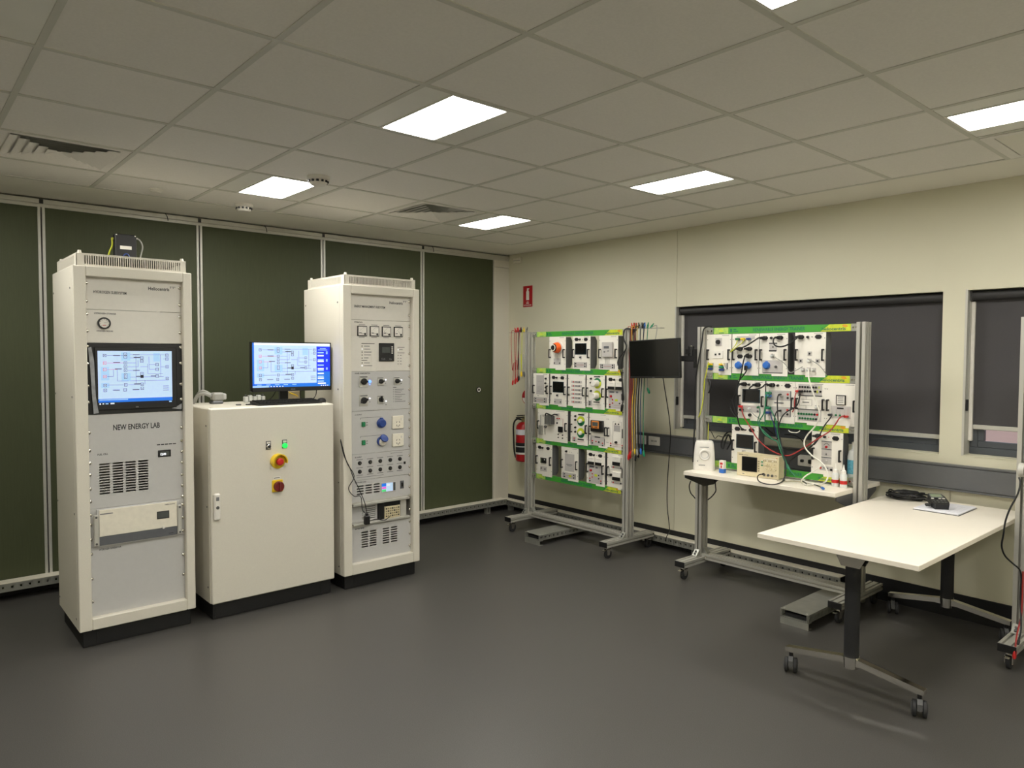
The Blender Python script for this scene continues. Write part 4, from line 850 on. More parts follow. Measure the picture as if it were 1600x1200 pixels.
# ---- modules
class Mod:
    def __init__(s, label, x0, tops, row, yp, w=.212, notch=.45, title=True):
        s.zb, s.zt = tops[row+1], tops[row]-.048; s.h = s.zt-s.zb; s.w = w
        s.t = thing('trainer_module', label, 'module', (x0+w/2, yp, s.zb), 'white slide-in modules on the trainer stands')
        s.fr = FY(x0, yp, s.zb); s.g = {}
        h = s.h; e = .004
        s.mb().prism([(.002, .006), (.062, .006), (.085, .04), (.085, h-.04), (.062, h-.006), (.002, h-.006)], lambda a, b, d: (d, b, -a), e, w-e, M_case).build('case', s.t, smooth=False)
        k = notch*w
        s.mb().prism([(.001, .0), (k, .0), (k, -.013), (w-.001, -.013), (w-.001, h-.001), (.001, h-.001)], lambda a, b, d: (a, b, d), 0, .003, M_mod).build('front_panel', s.t, smooth=False)
        for u in (.018, w-.014):
            v0, v1 = h*.33, h*.61
            s.mb().box(u-.005, u+.005, v0, v0+.011, .003, .028, M_black, .002).box(u-.005, u+.005, v1-.011, v1, .003, .028, M_black, .002).box(u-.0055, u+.0055, v0, v1, .021, .031, M_black, .003).build('handle', s.t)
        q = s.mb()
        for u in (.008, w-.008):
            for v in (.04, h-.04): q.cyl((u, v, .003), (u, v, .0045), .003, M_steelD, seg=6)
        q.build('corner_screw', s.t)['kind'] = 'stuff'
        if title: s.G('lettering').box(w*.62, w*.9, h-.012, h-.009, .003, .0033, M_inkG)
    def mb(s): return MB(s.fr)
    def G(s, n):
        if n not in s.g: s.g[n] = MB(s.fr)
        return s.g[n]
    def U(s, u): return u*s.w
    def V(s, v): return s.h*(1-v)
    def plate(s, u0, u1, v0, v1, m=None, th=.0015, name='engraved_plate'):
        s.mb().box(s.U(u0), s.U(u1), s.V(v1), s.V(v0), .003, .003+th, m or M_plate, .0008).build(name, s.t, smooth=False); return s
    def box(s, name, u0, u1, v0, v1, w0, w1, m, c=.001): s.mb().box(s.U(u0), s.U(u1), s.V(v1), s.V(v0), w0, w1, m, c).build(name, s.t, smooth=False); return s
    def bar(s, u0, u1, v0, v1, m=None): s.G('lettering').box(s.U(u0), s.U(u1), s.V(v1), s.V(v0), .003, .0052, m or M_ink); return s
    def jack(s, u, v, m, r=.0062, name='jack_socket'):
        piece(('jack', m.name, r), name, s.t, s.fr((s.U(u), s.V(v), 0)), lambda: MB(FY(0, 0, 0)).lathe((0, 0, .003), (0, 0, 1), [(r, 0), (r, .004), (r*.8, .007), (r*.45, .007), (r*.45, .004)], m, 10)); return s
    def plug(s, u, v, m, name='lead_plug', r=.007, L=.03):
        s.mb().lathe((s.U(u), s.V(v), .005), (0, 0, 1), [(r, 0), (r, L*.6), (r*.7, L)], m, 8).build(name, s.t); return s
    def iec(s, u, v, plug=False, w=.044, hh=.028):
        x, y = s.U(u), s.V(v); a, b = w/2, hh/2; c = .010
        s.mb().prism([(x-a, y-b+c), (x-a+c, y-b), (x+a-c, y-b), (x+a, y-b+c), (x+a, y+b-c), (x+a-c, y+b), (x-a+c, y+b), (x-a, y+b-c)], lambda p, q, d: (p, q, d), .003, .007, M_black).box(x-a*.55, x+a*.55, y-b*.55, y+b*.55, .007, .0085, M_blackM).build('power_inlet', s.t, smooth=False)
        if plug: s.mb().box(x-.016, x+.016, y-.011, y+.011, .008, .032, M_black, .005).box(x-.03, x-.008, y-.007, y+.007, .018, .034, M_black, .004).build('power_plug', s.t)
        return s
    def fuse(s, u, v, r=.009): piece(('fuse', r), 'fuse_holder', s.t, s.fr((s.U(u), s.V(v), 0)), lambda: MB(FY(0, 0, 0)).lathe((0, 0, .003), (0, 0, 1), [(r, 0), (r, .006), (r*.75, .016), (r*.3, .016)], M_black, 12)); return s
    def led(s, u, v, m=None): piece(('led', (m or M_steelD).name), 'indicator', s.t, s.fr((s.U(u), s.V(v), 0)), lambda: MB(FY(0, 0, 0)).cyl((0, 0, .003), (0, 0, .006), .003, m or M_steelD, seg=8)); return s
    def power(s, p1=False, p2=False, v=.1): return s.iec(.22, v, p1).fuse(.42, v+.005).led(.55, v+.005).iec(.75, v+.005, p2)
    def screen(s, u0, u1, v0, v1):
        o = s.mb().box(s.U(u0), s.U(u1), s.V(v1), s.V(v0), .003, .007, M_lcd, .002).build('touch_screen', s.t, smooth=False)
        s.mb().rect(s.U(u0)+.008, s.U(u1)-.008, s.V(v1)+.008, s.V(v0)-.006, .0073, M_glassK).build('display', o, smooth=False); return s
    def knob(s, u, v, r, m, p=.03, name='knob'):
        s.mb().lathe((s.U(u), s.V(v), .003), (0, 0, 1), [(r, 0), (r, p*.7), (r*.85, p), (r*.2, p)], m, 18).build(name, s.t); return s
    def dial(s, u, v, r, ang, big):                    # ring scale in green and yellow with a white knob
        x, y = s.U(u), s.V(v)
        o = s.mb().lathe((x, y, .003), (0, 0, 1), [(r, 0), (r, .003)], M_grD, 26).build('dial_ring', s.t)
        a0 = math.radians(ang); pts = [(x+r*math.cos(a0+i*math.pi/10), y+r*math.sin(a0+i*math.pi/10)) for i in range(11)]
        s.mb().prism(pts, lambda p, q, d: (p, q, d), .006, .0066, M_railY).build('scale_half', o, smooth=False)
        s.mb().lathe((x, y, .006), (0, 0, 1), [(r*(.62 if big else .42), 0), (r*(.6 if big else .42), .05 if big else .014), (r*(.5 if big else .36), .056 if big else .016)], M_white, 20).build('dial_knob', o); return s
    def meter(s, u0, u1, v0, v1, split=.58):
        o = s.mb().box(s.U(u0), s.U(u1), s.V(v1), s.V(v0), .003, .016, M_mod, .002).build('panel_meter', s.t, smooth=False)
        vm = s.V(v0+(v1-v0)*split)
        s.mb().box(s.U(u0)+.001, s.U(u1)-.001, s.V(v1)+.001, vm, .016, .019, M_black, .002).rect(s.U(u0)+.003, s.U(u1)-.003, vm+.002, s.V(v0)-.003, .0164, M_white).build('meter_cover', o, smooth=False)
        q = s.mb(); xm = (s.U(u0)+s.U(u1))/2
        for i in range(5): q.box(xm-.016+i*.008-.0006, xm-.016+i*.008+.0006, s.V(v0)-.014, s.V(v0)-.009, .0164, .0167, M_ink)
        q.build('scale', o, smooth=False); return s
    def blue(s, u, v, r=.025, lid=True):
        x, y = s.U(u), s.V(v)
        o = s.mb().lathe((x, y, .003), (0, 0, 1), [(r, 0), (r, .008), (r*.9, .012)], M_blue, 20).build('blue_socket', s.t)
        s.mb().lathe((x, y+.001, .012), (0, -.05, 1), [(r*.92, 0), (r*.92, .012), (r*.7, .018)], M_blue, 20).box(x-.008, x+.008, y+r*.7, y+r*1.15, .003, .018, M_blue, .002).build('lid', o); return s
    def rj(s, u, v, plug=False):
        x, y = s.U(u), s.V(v)
        s.mb().box(x-.014, x+.014, y-.014, y+.014, .003, .006, M_plate, .001).box(x-.006, x+.006, y-.006, y+.006, .006, .0066, M_black).build('network_port', s.t, smooth=False)
        if plug: s.mb().box(x-.007, x+.007, y-.006, y+.006, .006, .03, M_clearL, .002).build('network_plug', s.t)
        return s
    def fin(s):
        for n, m in s.g.items():
            o = m.build(n, s.t, smooth=(n != 'lettering'))
            if n == 'lettering': o['kind'] = 'stuff'
        return s
def duo_plate(m, u0, u1, v0, v1, cols=(M_black, M_black), ends=True):
    m.plate(u0, u1, v0, v1)
    d = (u1-u0)
    for u in (u0+d*.15, u1-d*.15):
        m.jack(u, v0+(v1-v0)*.28, cols[0]); m.jack(u, v0+(v1-v0)*.74, cols[1])
    if ends: m.bar(u0+d*.02, u0+d*.05, v0+.01, v1-.01); m.bar(u1-d*.05, u1-d*.02, v0+.01, v1-.01)
    m.bar(u0+d*.25, u1-d*.25, (v0+v1)/2-.004, (v0+v1)/2+.004, M_cableR)
    return m
def T1(label, x, row, **k): return Mod(label, x, T1Z, row, T1Y[1], **k)
def T2(label, x, row, **k): return Mod(label, x, T2Z, row, T2Y[1], **k)
# stand 1, top row
m = T1('white module with an orange round lamp on the unplugged stand', 1.06, 0, notch=.38)
m.mb().lathe((m.U(.56), m.V(.35), .003), (0, 0, 1), [(.058, 0), (.058, .006), (.05, .008)], M_clearL, 24).build('lamp_base', m.t)
m.mb().lathe((m.U(.56), m.V(.35), .008), (0, 0, 1), [(.044, 0), (.05, .012), (.046, .036), (.036, .055), (.03, .062), (.03, .066), (.023, .067), (.022, .06), (.012, .06)], M_or, 24, [M_or, M_or, M_or, M_black, M_black, M_cream, M_black, M_blackM]).build('orange_lamp', m.t)
m.plate(.27, .71, .68, .885).jack(.33, .83, M_black).jack(.65, .83, M_black).fin()
m = T1('white touch-screen module on the unplugged stand, beside the orange lamp module', 1.358, 0, notch=.42)
m.power(v=.1).screen(.14, .79, .22, .56).plate(.39, .53, .6, .7).fuse(.46, .645, .007); duo_plate(m, .085, .82, .79, .96).fin()
m = T1('white module with a square grey thermostat box on the unplugged stand', 1.67, 0, notch=.58)
m.box('thermostat_box', .22, .76, .2, .635, .003, .022, M_plate, .003).box('display', .33, .6, .315, .385, .022, .023, M_slate).box('thermostat_key', .33, .4, .46, .5, .022, .025, M_inkG).box('thermostat_key', .52, .6, .44, .47, .022, .025, M_inkG)
for u in (.35, .42, .48, .54): m.bar(u, u+.008, .64, .83, M_inkG)
duo_plate(m, .07, .85, .83, .975).fin()
# stand 1, second row
m = T1('white module with a tall grey label plate beside four black knobs', .846, 1, notch=.4)
m.plate(.2, .7, .06, .7).fuse(.82, .17).fuse(.8, .32).fuse(.83, .46).fuse(.82, .58)
for v in (.26, .44, .48, .52, .56, .6): m.bar(.28, .28+(.3 if v < .55 else .2), v, v+.006, M_inkG)
m.led(.28, .74).led(.36, .74); duo_plate(m, .05, .86, .79, .97).fin()
m = T1('white touch-screen module below the orange lamp module', 1.073, 1, notch=.5)
m.power(v=.12).screen(.17, .84, .25, .6).plate(.39, .53, .65, .75).fuse(.46, .69, .007).plate(.26, .72, .8, .97).jack(.31, .9, M_black).jack(.65, .9, M_black).fin()
m = T1('white module with six grey strips of red and black jacks', 1.302, 1, notch=.3)
for i in range(6):
    v = .2+i*.125; m.plate(.19, .8, v, v+.075).jack(.33, v+.037, M_red).jack(.66, v+.037, M_black).bar(.42, .58, v+.025, v+.05, M_inkG)
m.fin()
m = T1('white module with two big white knobs over green and yellow dials', 1.527, 1, notch=.35)
m.dial(.6, .25, .045, 200, True).dial(.6, .63, .045, -20, True).fuse(.27, .12).fuse(.27, .24).fuse(.27, .49).plate(.07, .31, .78, .94).jack(.2, .83, M_black).jack(.2, .9, M_black).bar(.42, .75, .04, .07).bar(.4, .72, .81, .84).bar(.33, .8, .905, .91, M_inkG).fin()
m = T1('white twin-meter module crossed by dangling black plugs', 1.757, 1, notch=.5)
m.power(v=.12).meter(.12, .48, .2, .42).meter(.51, .88, .2, .42).plate(.12, .88, .44, .98).bar(.17, .42, .47, .52, M_slate).bar(.5, .62, .47, .52, M_slate).knob(.26, .62, .010, M_redD, .012).jack(.34, .72, M_red).jack(.34, .82, M_red).jack(.7, .82, M_black).jack(.2, .87, M_red).jack(.2, .94, M_black).bar(.46, .6, .7, .76, M_railY).bar(.4, .8, .88, .884, M_cableR).bar(.4, .8, .94, .944, M_cableR).fin()
# stand 1, third row
m = T1('wide white fuel cell demonstrator module with a grey finned stack', .91, 2, w=.392, notch=.2)
o = m.mb().box(m.U(.36), m.U(.58), m.V(.47), m.V(.19), .003, .045, M_steelD, .004).build('fuel_cell_stack', m.t, smooth=False)
q = m.mb()
for i in range(6): q.box(m.U(.37+i*.035), m.U(.378+i*.035), m.V(.49), m.V(.17), .01, .05, M_galv)
q.build('fin', o, smooth=False)
q = m.mb()
for i in range(4): q.box(m.U(.07+i*.032), m.U(.09+i*.032), m.V(.86), m.V(.55), .003, .022, M_galv, .002)
q.build('storage_cylinder', m.t)
m.G('gas_tube').tube([(m.U(.13), m.V(.55), .015), (m.U(.13), m.V(.2), .015), (m.U(.26), m.V(.19), .015), (m.U(.28), m.V(.2), .02), (m.U(.28), m.V(.5), .02)], .003, M_galv).tube([(m.U(.28), m.V(.6), .02), (m.U(.28), m.V(.85), .012)], .003, M_galv).tube([(m.U(.21), m.V(.2), .012), (m.U(.21), m.V(.26), .012)], .003, M_steelD)
m.mb().lathe((m.U(.28), m.V(.58), .003), (0, 0, 1), [(.013, 0), (.013, .014), (.01, .018)], M_steelD, 14).build('regulator', m.t)
m.mb().tube(smooth_path([(m.U(.38), m.V(.19), .05), (m.U(.41), m.V(.12), .05), (m.U(.5), m.V(.14), .05), (m.U(.58), m.V(.17), .045), (m.U(.66), m.V(.13), .04), (m.U(.72), m.V(.15), .02)]), .006, M_cableB, 8).build('fan_cable', m.t)
m.mb().box(m.U(.66), m.U(.73), m.V(.18), m.V(.1), .003, .02, M_plate, .002).build('cable_socket', m.t)
m.box('black_display', .70, .85, .53, .71, .003, .012, M_black, .002).jack(.66, .27, M_red).jack(.73, .27, M_red).jack(.66, .42, M_black, .008).jack(.70, .79, M_black).jack(.84, .8, M_black).jack(.70, .89, M_black).jack(.84, .9, M_black).bar(.73, .85, .27, .273, M_cableR).bar(.85, .853, .27, .53, M_cableR).fin()
m = T1('white module with two round green and yellow dials and small pointers', 1.338, 2, notch=.38)
m.dial(.6, .28, .044, 0, False).dial(.6, .66, .044, 0, False).fuse(.3, .14).fuse(.3, .26).fuse(.3, .5).fuse(.3, .64).plate(.1, .35, .8, .95).jack(.23, .85, M_red).jack(.23, .92, M_black).bar(.44, .78, .06, .1).bar(.42, .76, .85, .89).bar(.36, .85, .93, .934, M_cableR).fin()
m = T1('white module with an orange and black charge controller', 1.562, 2, notch=.52)
o = m.mb().box(m.U(.17), m.U(.81), m.V(.56), m.V(.21), .003, .03, M_black, .004).build('charge_controller', m.t)
m.mb().box(m.U(.26), m.U(.66), m.V(.46), m.V(.225), .03, .036, mat('controller_orange', (206, 128, 58), .4), .003).rect(m.U(.31), m.U(.61), m.V(.38), m.V(.26), .0363, M_lcdG).build('orange_face', o)
q = m.mb()
for u in (.33, .48, .57): q.cyl((m.U(u), m.V(.42), .036), (m.U(u), m.V(.42), .039), .005, M_black, seg=8)
q.build('key', o)
m.plate(.08, .87, .71, .99).bar(.32, .62, .715, .75).jack(.2, .86, M_red).jack(.2, .93, M_black).jack(.4, .87, M_red).jack(.55, .88, M_black, .008).jack(.75, .9, M_red).jack(.75, .97, M_black).bar(.1, .12, .76, .95).bar(.84, .86, .76, .95).fin()
m = T1('white module with a small grey ribbed plate, last in the third row', 1.772, 2, w=.2, notch=.4)
m.plate(.36, .71, .3, .5)
for i in range(4): m.bar(.38, .69, .34+i*.04, .35+i*.04, M_inkG)
m.jack(.45, .27, M_black).jack(.62, .27, M_black).fuse(.5, .82, .011).jack(.2, .87, M_red).jack(.2, .94, M_black).jack(.83, .9, M_red).jack(.83, .97, M_black).bar(.31, .315, .2, .85, M_inkG).bar(.77, .775, .2, .85, M_inkG).bar(.31, .45, .2, .203, M_inkG).bar(.62, .77, .2, .203, M_inkG).bar(.24, .8, .88, .884, M_cableR).bar(.24, .8, .95, .954, M_cableR).fin()
# stand 1, bottom row
m = T1('white module with a small black rectangular display', .893, 3, notch=.38)
m.power(v=.12).box('black_display', .29, .65, .45, .62, .003, .012, M_black, .002).box('display_strip', .3, .36, .47, .6, .0115, .0122, M_lcdP, 0).box('display_key', .54, .6, .49, .52, .011, .013, M_white).plate(.27, .67, .73, .89).jack(.33, .8, M_black).jack(.57, .81, M_black).fin()
m = T1('white module with a wide grey label plate, second in the bottom row', 1.225, 3, notch=.4)
m.fuse(.31, .13, .010).led(.47, .14).led(.6, .15).plate(.21, .77, .2, .75).bar(.3, .66, .53, .55, M_inkG).bar(.36, .6, .57, .585, M_inkG); duo_plate(m, .09, .86, .8, .98).bar(.45, .6, .86, .93, M_railY).fin()
m = T1('white twin-meter module with red and black jacks in the bottom row', 1.536, 3, notch=.52)
m.power(v=.12).meter(.12, .48, .2, .42).meter(.51, .88, .2, .42).plate(.12, .88, .44, .98).bar(.17, .42, .46, .51, M_slate).bar(.5, .62, .47, .52, M_slate).knob(.26, .6, .010, M_redD, .012).jack(.33, .7, M_red).jack(.33, .8, M_red).jack(.68, .72, M_black).jack(.68, .82, M_black).jack(.2, .85, M_red).jack(.2, .92, M_black).jack(.8, .88, M_red).jack(.8, .95, M_black).bar(.45, .6, .7, .77, M_railY).fin()
m = T1('white module with one meter above another, last in the bottom row', 1.772, 3, w=.2, notch=.6)
m.meter(.34, .78, .08, .34).plate(.24, .88, .37, .43).jack(.36, .4, M_red).jack(.77, .4, M_black).bar(.05, .95, .475, .478, M_inkG).meter(.34, .78, .53, .78).fuse(.23, .64, .012).plate(.24, .88, .82, .88).jack(.36, .85, M_red).jack(.77, .85, M_black).fin()
# stand 2, top row
m = T2('white module with a black rotary switch and twin outlet, first in the top row', 2.732, 0, notch=.5, w=.208)
m.plate(.36, .62, .1, .3, th=.004).knob(.49, .2, .016, M_black, .022).plate(.29, .67, .43, .63, M_white, .004, 'outlet_plate').box('outlet_pin', .34, .42, .5, .55, .007, .008, M_ink).box('outlet_pin', .5, .58, .49, .54, .007, .008, M_ink).bar(.3, .66, .62, .632, M_steelD)
m.plate(.1, .3, .74, .92).plate(.58, .86, .74, .93).bar(.83, .87, .74, .93, M_slate)
for u, v, c in ((.2, .78, M_yel), (.2, .83, M_grD), (.2, .9, M_blueD), (.66, .78, M_yel), (.66, .85, M_gr), (.66, .92, M_blueD)): m.box('lead_plug', u-.09, u+.09, v-.025, v+.025, .005, .03, c, .004)
m.bar(.3, .58, .84, .845, M_inkG).fin()
m = T2('white distribution module with two blue lidded sockets in a row', 2.945, 0, notch=.45)
m.plate(.17, .85, .06, .14)
for u, c in ((.25, M_grD), (.45, M_yel), (.66, M_blueD)): m.box('lead_plug', u-.065, u+.065, .11, .165, .005, .035, c, .004)
m.iec(.31, .38, True).iec(.66, .38, True).iec(.31, .57).iec(.66, .57, True).blue(.27, .8).blue(.63, .8).mb().box(m.U(.58), m.U(.68), m.V(.92), m.V(.8), .03, .05, M_black, .005).build('power_plug', m.t)
m.fin()
m = T2('white module with one blue lidded socket on a grey plate', 3.16, 0, notch=.45)
m.iec(.2, .12, True).fuse(.43, .12).iec(.73, .115, True).plate(.36, .63, .25, .43).bar(.35, .63, .235, .265).bar(.35, .61, .415, .45).box('toggle', .48, .51, .32, .36, .004, .012, M_steelD).rj(.48, .56, True).plate(.12, .83, .66, .96, th=.005).blue(.29, .79, .026).knob(.62, .82, .009, M_steelD, .016).bar(.55, .7, .74, .75, M_slate).bar(.14, .83, .955, .975, M_slate).fin()
m = T2('white network module with many small square ports', 3.421, 0, notch=.36)
m.iec(.2, .11, True).fuse(.43, .115).led(.56, .11).iec(.76, .11).rj(.49, .5).rj(.21, .67).rj(.49, .67, True).rj(.75, .67).rj(.29, .88, True).rj(.47, .87, True).rj(.64, .88, True).fin()
# stand 2, second row
m = T2('white touch-screen module with red and black leads plugged below its screen', 2.998, 1, notch=.47)
m.iec(.24, .1, True).fuse(.42, .11).iec(.74, .105, True).screen(.17, .83, .23, .58).plate(.1, .85, .65, .83).box('lead_plug', .1, .22, .66, .72, .005, .035, M_red, .004).box('lead_plug', .12, .24, .745, .8, .005, .035, M_black, .004).jack(.75, .69, M_grD, .008).jack(.75, .79, M_slate, .008).plug(.47, .73, M_clearL).fuse(.47, .9, .012).bar(.25, .7, .69, .693, M_cableR).fin()
m = T2('white module with two grey plates of green and blue plugs', 3.217, 1, notch=.45)
m.power(True, False, .1).plate(.09, .87, .23, .48).plate(.09, .87, .64, .89).bar(.84, .87, .24, .47, M_slate).bar(.84, .87, .65, .88, M_slate)
for v, c in ((.3, M_gr), (.38, M_blue), (.68, M_gr), (.8, M_blueD)): m.box('lead_plug', .06, .22, v-.03, v+.03, .005, .045, c, .005)
m.jack(.76, .32, M_red, .008).jack(.76, .41, M_black, .008).jack(.76, .71, M_red, .008).jack(.76, .82, M_black, .008).knob(.54, .35, .011, M_plate, .02).plug(.52, .33, M_black).plug(.52, .74, M_black).bar(.3, .62, .53, .56, M_inkG).bar(.3, .62, .28, .283, M_inkG).fin()
m = T2('white module with two rows of black and two rows of green jacks', 3.43, 1, notch=.4)
m.plate(.1, .87, .05, .33).plate(.09, .86, .66, .95).bar(.1, .87, .315, .34, M_steelD).bar(.09, .78, .655, .68, M_steelD)
for i in range(7): m.jack(.15+i*.088, .12, M_black, .0075)
for i in range(9):
    if i != 7: m.jack(.15+i*.084, .22, M_red if i == 0 else M_black, .0075)
for i in range(8): m.jack(.13+i*.086, .78, (M_grD, M_black, M_red)[0 if i < 6 else i-5], .0078)
for i in range(7): m.jack(.17+i*.088, .89, M_grD if i < 6 else M_black, .0078)
m.bar(.76, .79, .09, .15, M_railY).bar(.7, .74, .19, .26, M_railY).box('lead_plug', .06, .16, .2, .25, .005, .035, M_red, .004).box('lead_plug', .17, .27, .2, .26, .005, .035, M_black, .004)
for a in ((.15, .55, .42, .423), (.15, .55, .57, .573), (.15, .153, .42, .57), (.55, .553, .42, .57), (.25, .46, .48, .5), (.36, .363, .34, .42), (.36, .363, .57, .65)): m.bar(*a, M_inkG)
m.rj(.72, .6, True).fin()
m = T2('white module with a square black-framed digital display', 3.64, 1, w=.202, notch=.65)
o = m.mb().box(m.U(.34), m.U(.65), m.V(.51), m.V(.28), .003, .012, M_black, .002).rect(m.U(.37), m.U(.62), m.V(.495), m.V(.3), .0123, M_panel).build('digital_meter', m.t)
q = m.mb()
for i in range(4): q.rect(m.U(.4), m.U(.58), m.V(.33+i*.042), m.V(.315+i*.042), .0126, M_inkG)
q.build('digits', o, smooth=False)
m.plate(.18, .8, .54, .83).bar(.37, .58, .575, .61).jack(.34, .76, M_grD, .007).jack(.47, .76, M_grD, .007).jack(.6, .77, M_red, .007).box('lead_plug', .14, .24, .73, .78, .005, .04, M_black, .004).box('lead_plug', .64, .76, .75, .8, .005, .04, M_red, .004).bar(.34, .343, .62, .74, M_inkG).bar(.6, .603, .62, .74, M_inkG).bar(.47, .473, .62, .74, M_inkG).bar(.23, .233, .56, .74, M_inkG).bar(.72, .723, .56, .74, M_cableR).fin()
# stand 2, third row
m = T2('white touch-screen module standing behind the oscilloscope', 2.953, 2, notch=.6)
m.power(v=.11).screen(.18, .83, .24, .6).plate(.4, .54, .64, .74).fuse(.47, .69, .008).fin()
m = T2('white module with three stacked grey gauge plates by the glue bottles', 3.55, 2, w=.208, notch=.4)
m.iec(.22, .11, True).fuse(.43, .12).led(.55, .12, M_red).iec(.77, .135)
for i, v in enumerate((.22, .4, .59)): m.plate(.33, .65, v, v+.165).bar(.33, .65, v-.005, v+.015, M_slate)
q = m.mb(); x, y = m.U(.49), m.V(.345)
for i in range(8):
    a = math.radians(30+i*120/7); q.box(x+math.cos(a)*.02-.002, x+math.cos(a)*.02+.002, y+math.sin(a)*.02-.002, y+math.sin(a)*.02+.002, .0045, .005, M_ink)
q.build('gauge_arc', m.t, smooth=False)
m.knob(.49, .35, .008, M_redD, .012).box('toggle', .48, .5, .5, .54, .0045, .012, M_steelD).knob(.49, .68, .008, M_plate, .012).plate(.28, .71, .8, .905).jack(.31, .85, M_red, .008).jack(.65, .87, M_black, .008).bar(.4, .56, .83, .86, M_inkG).fin()
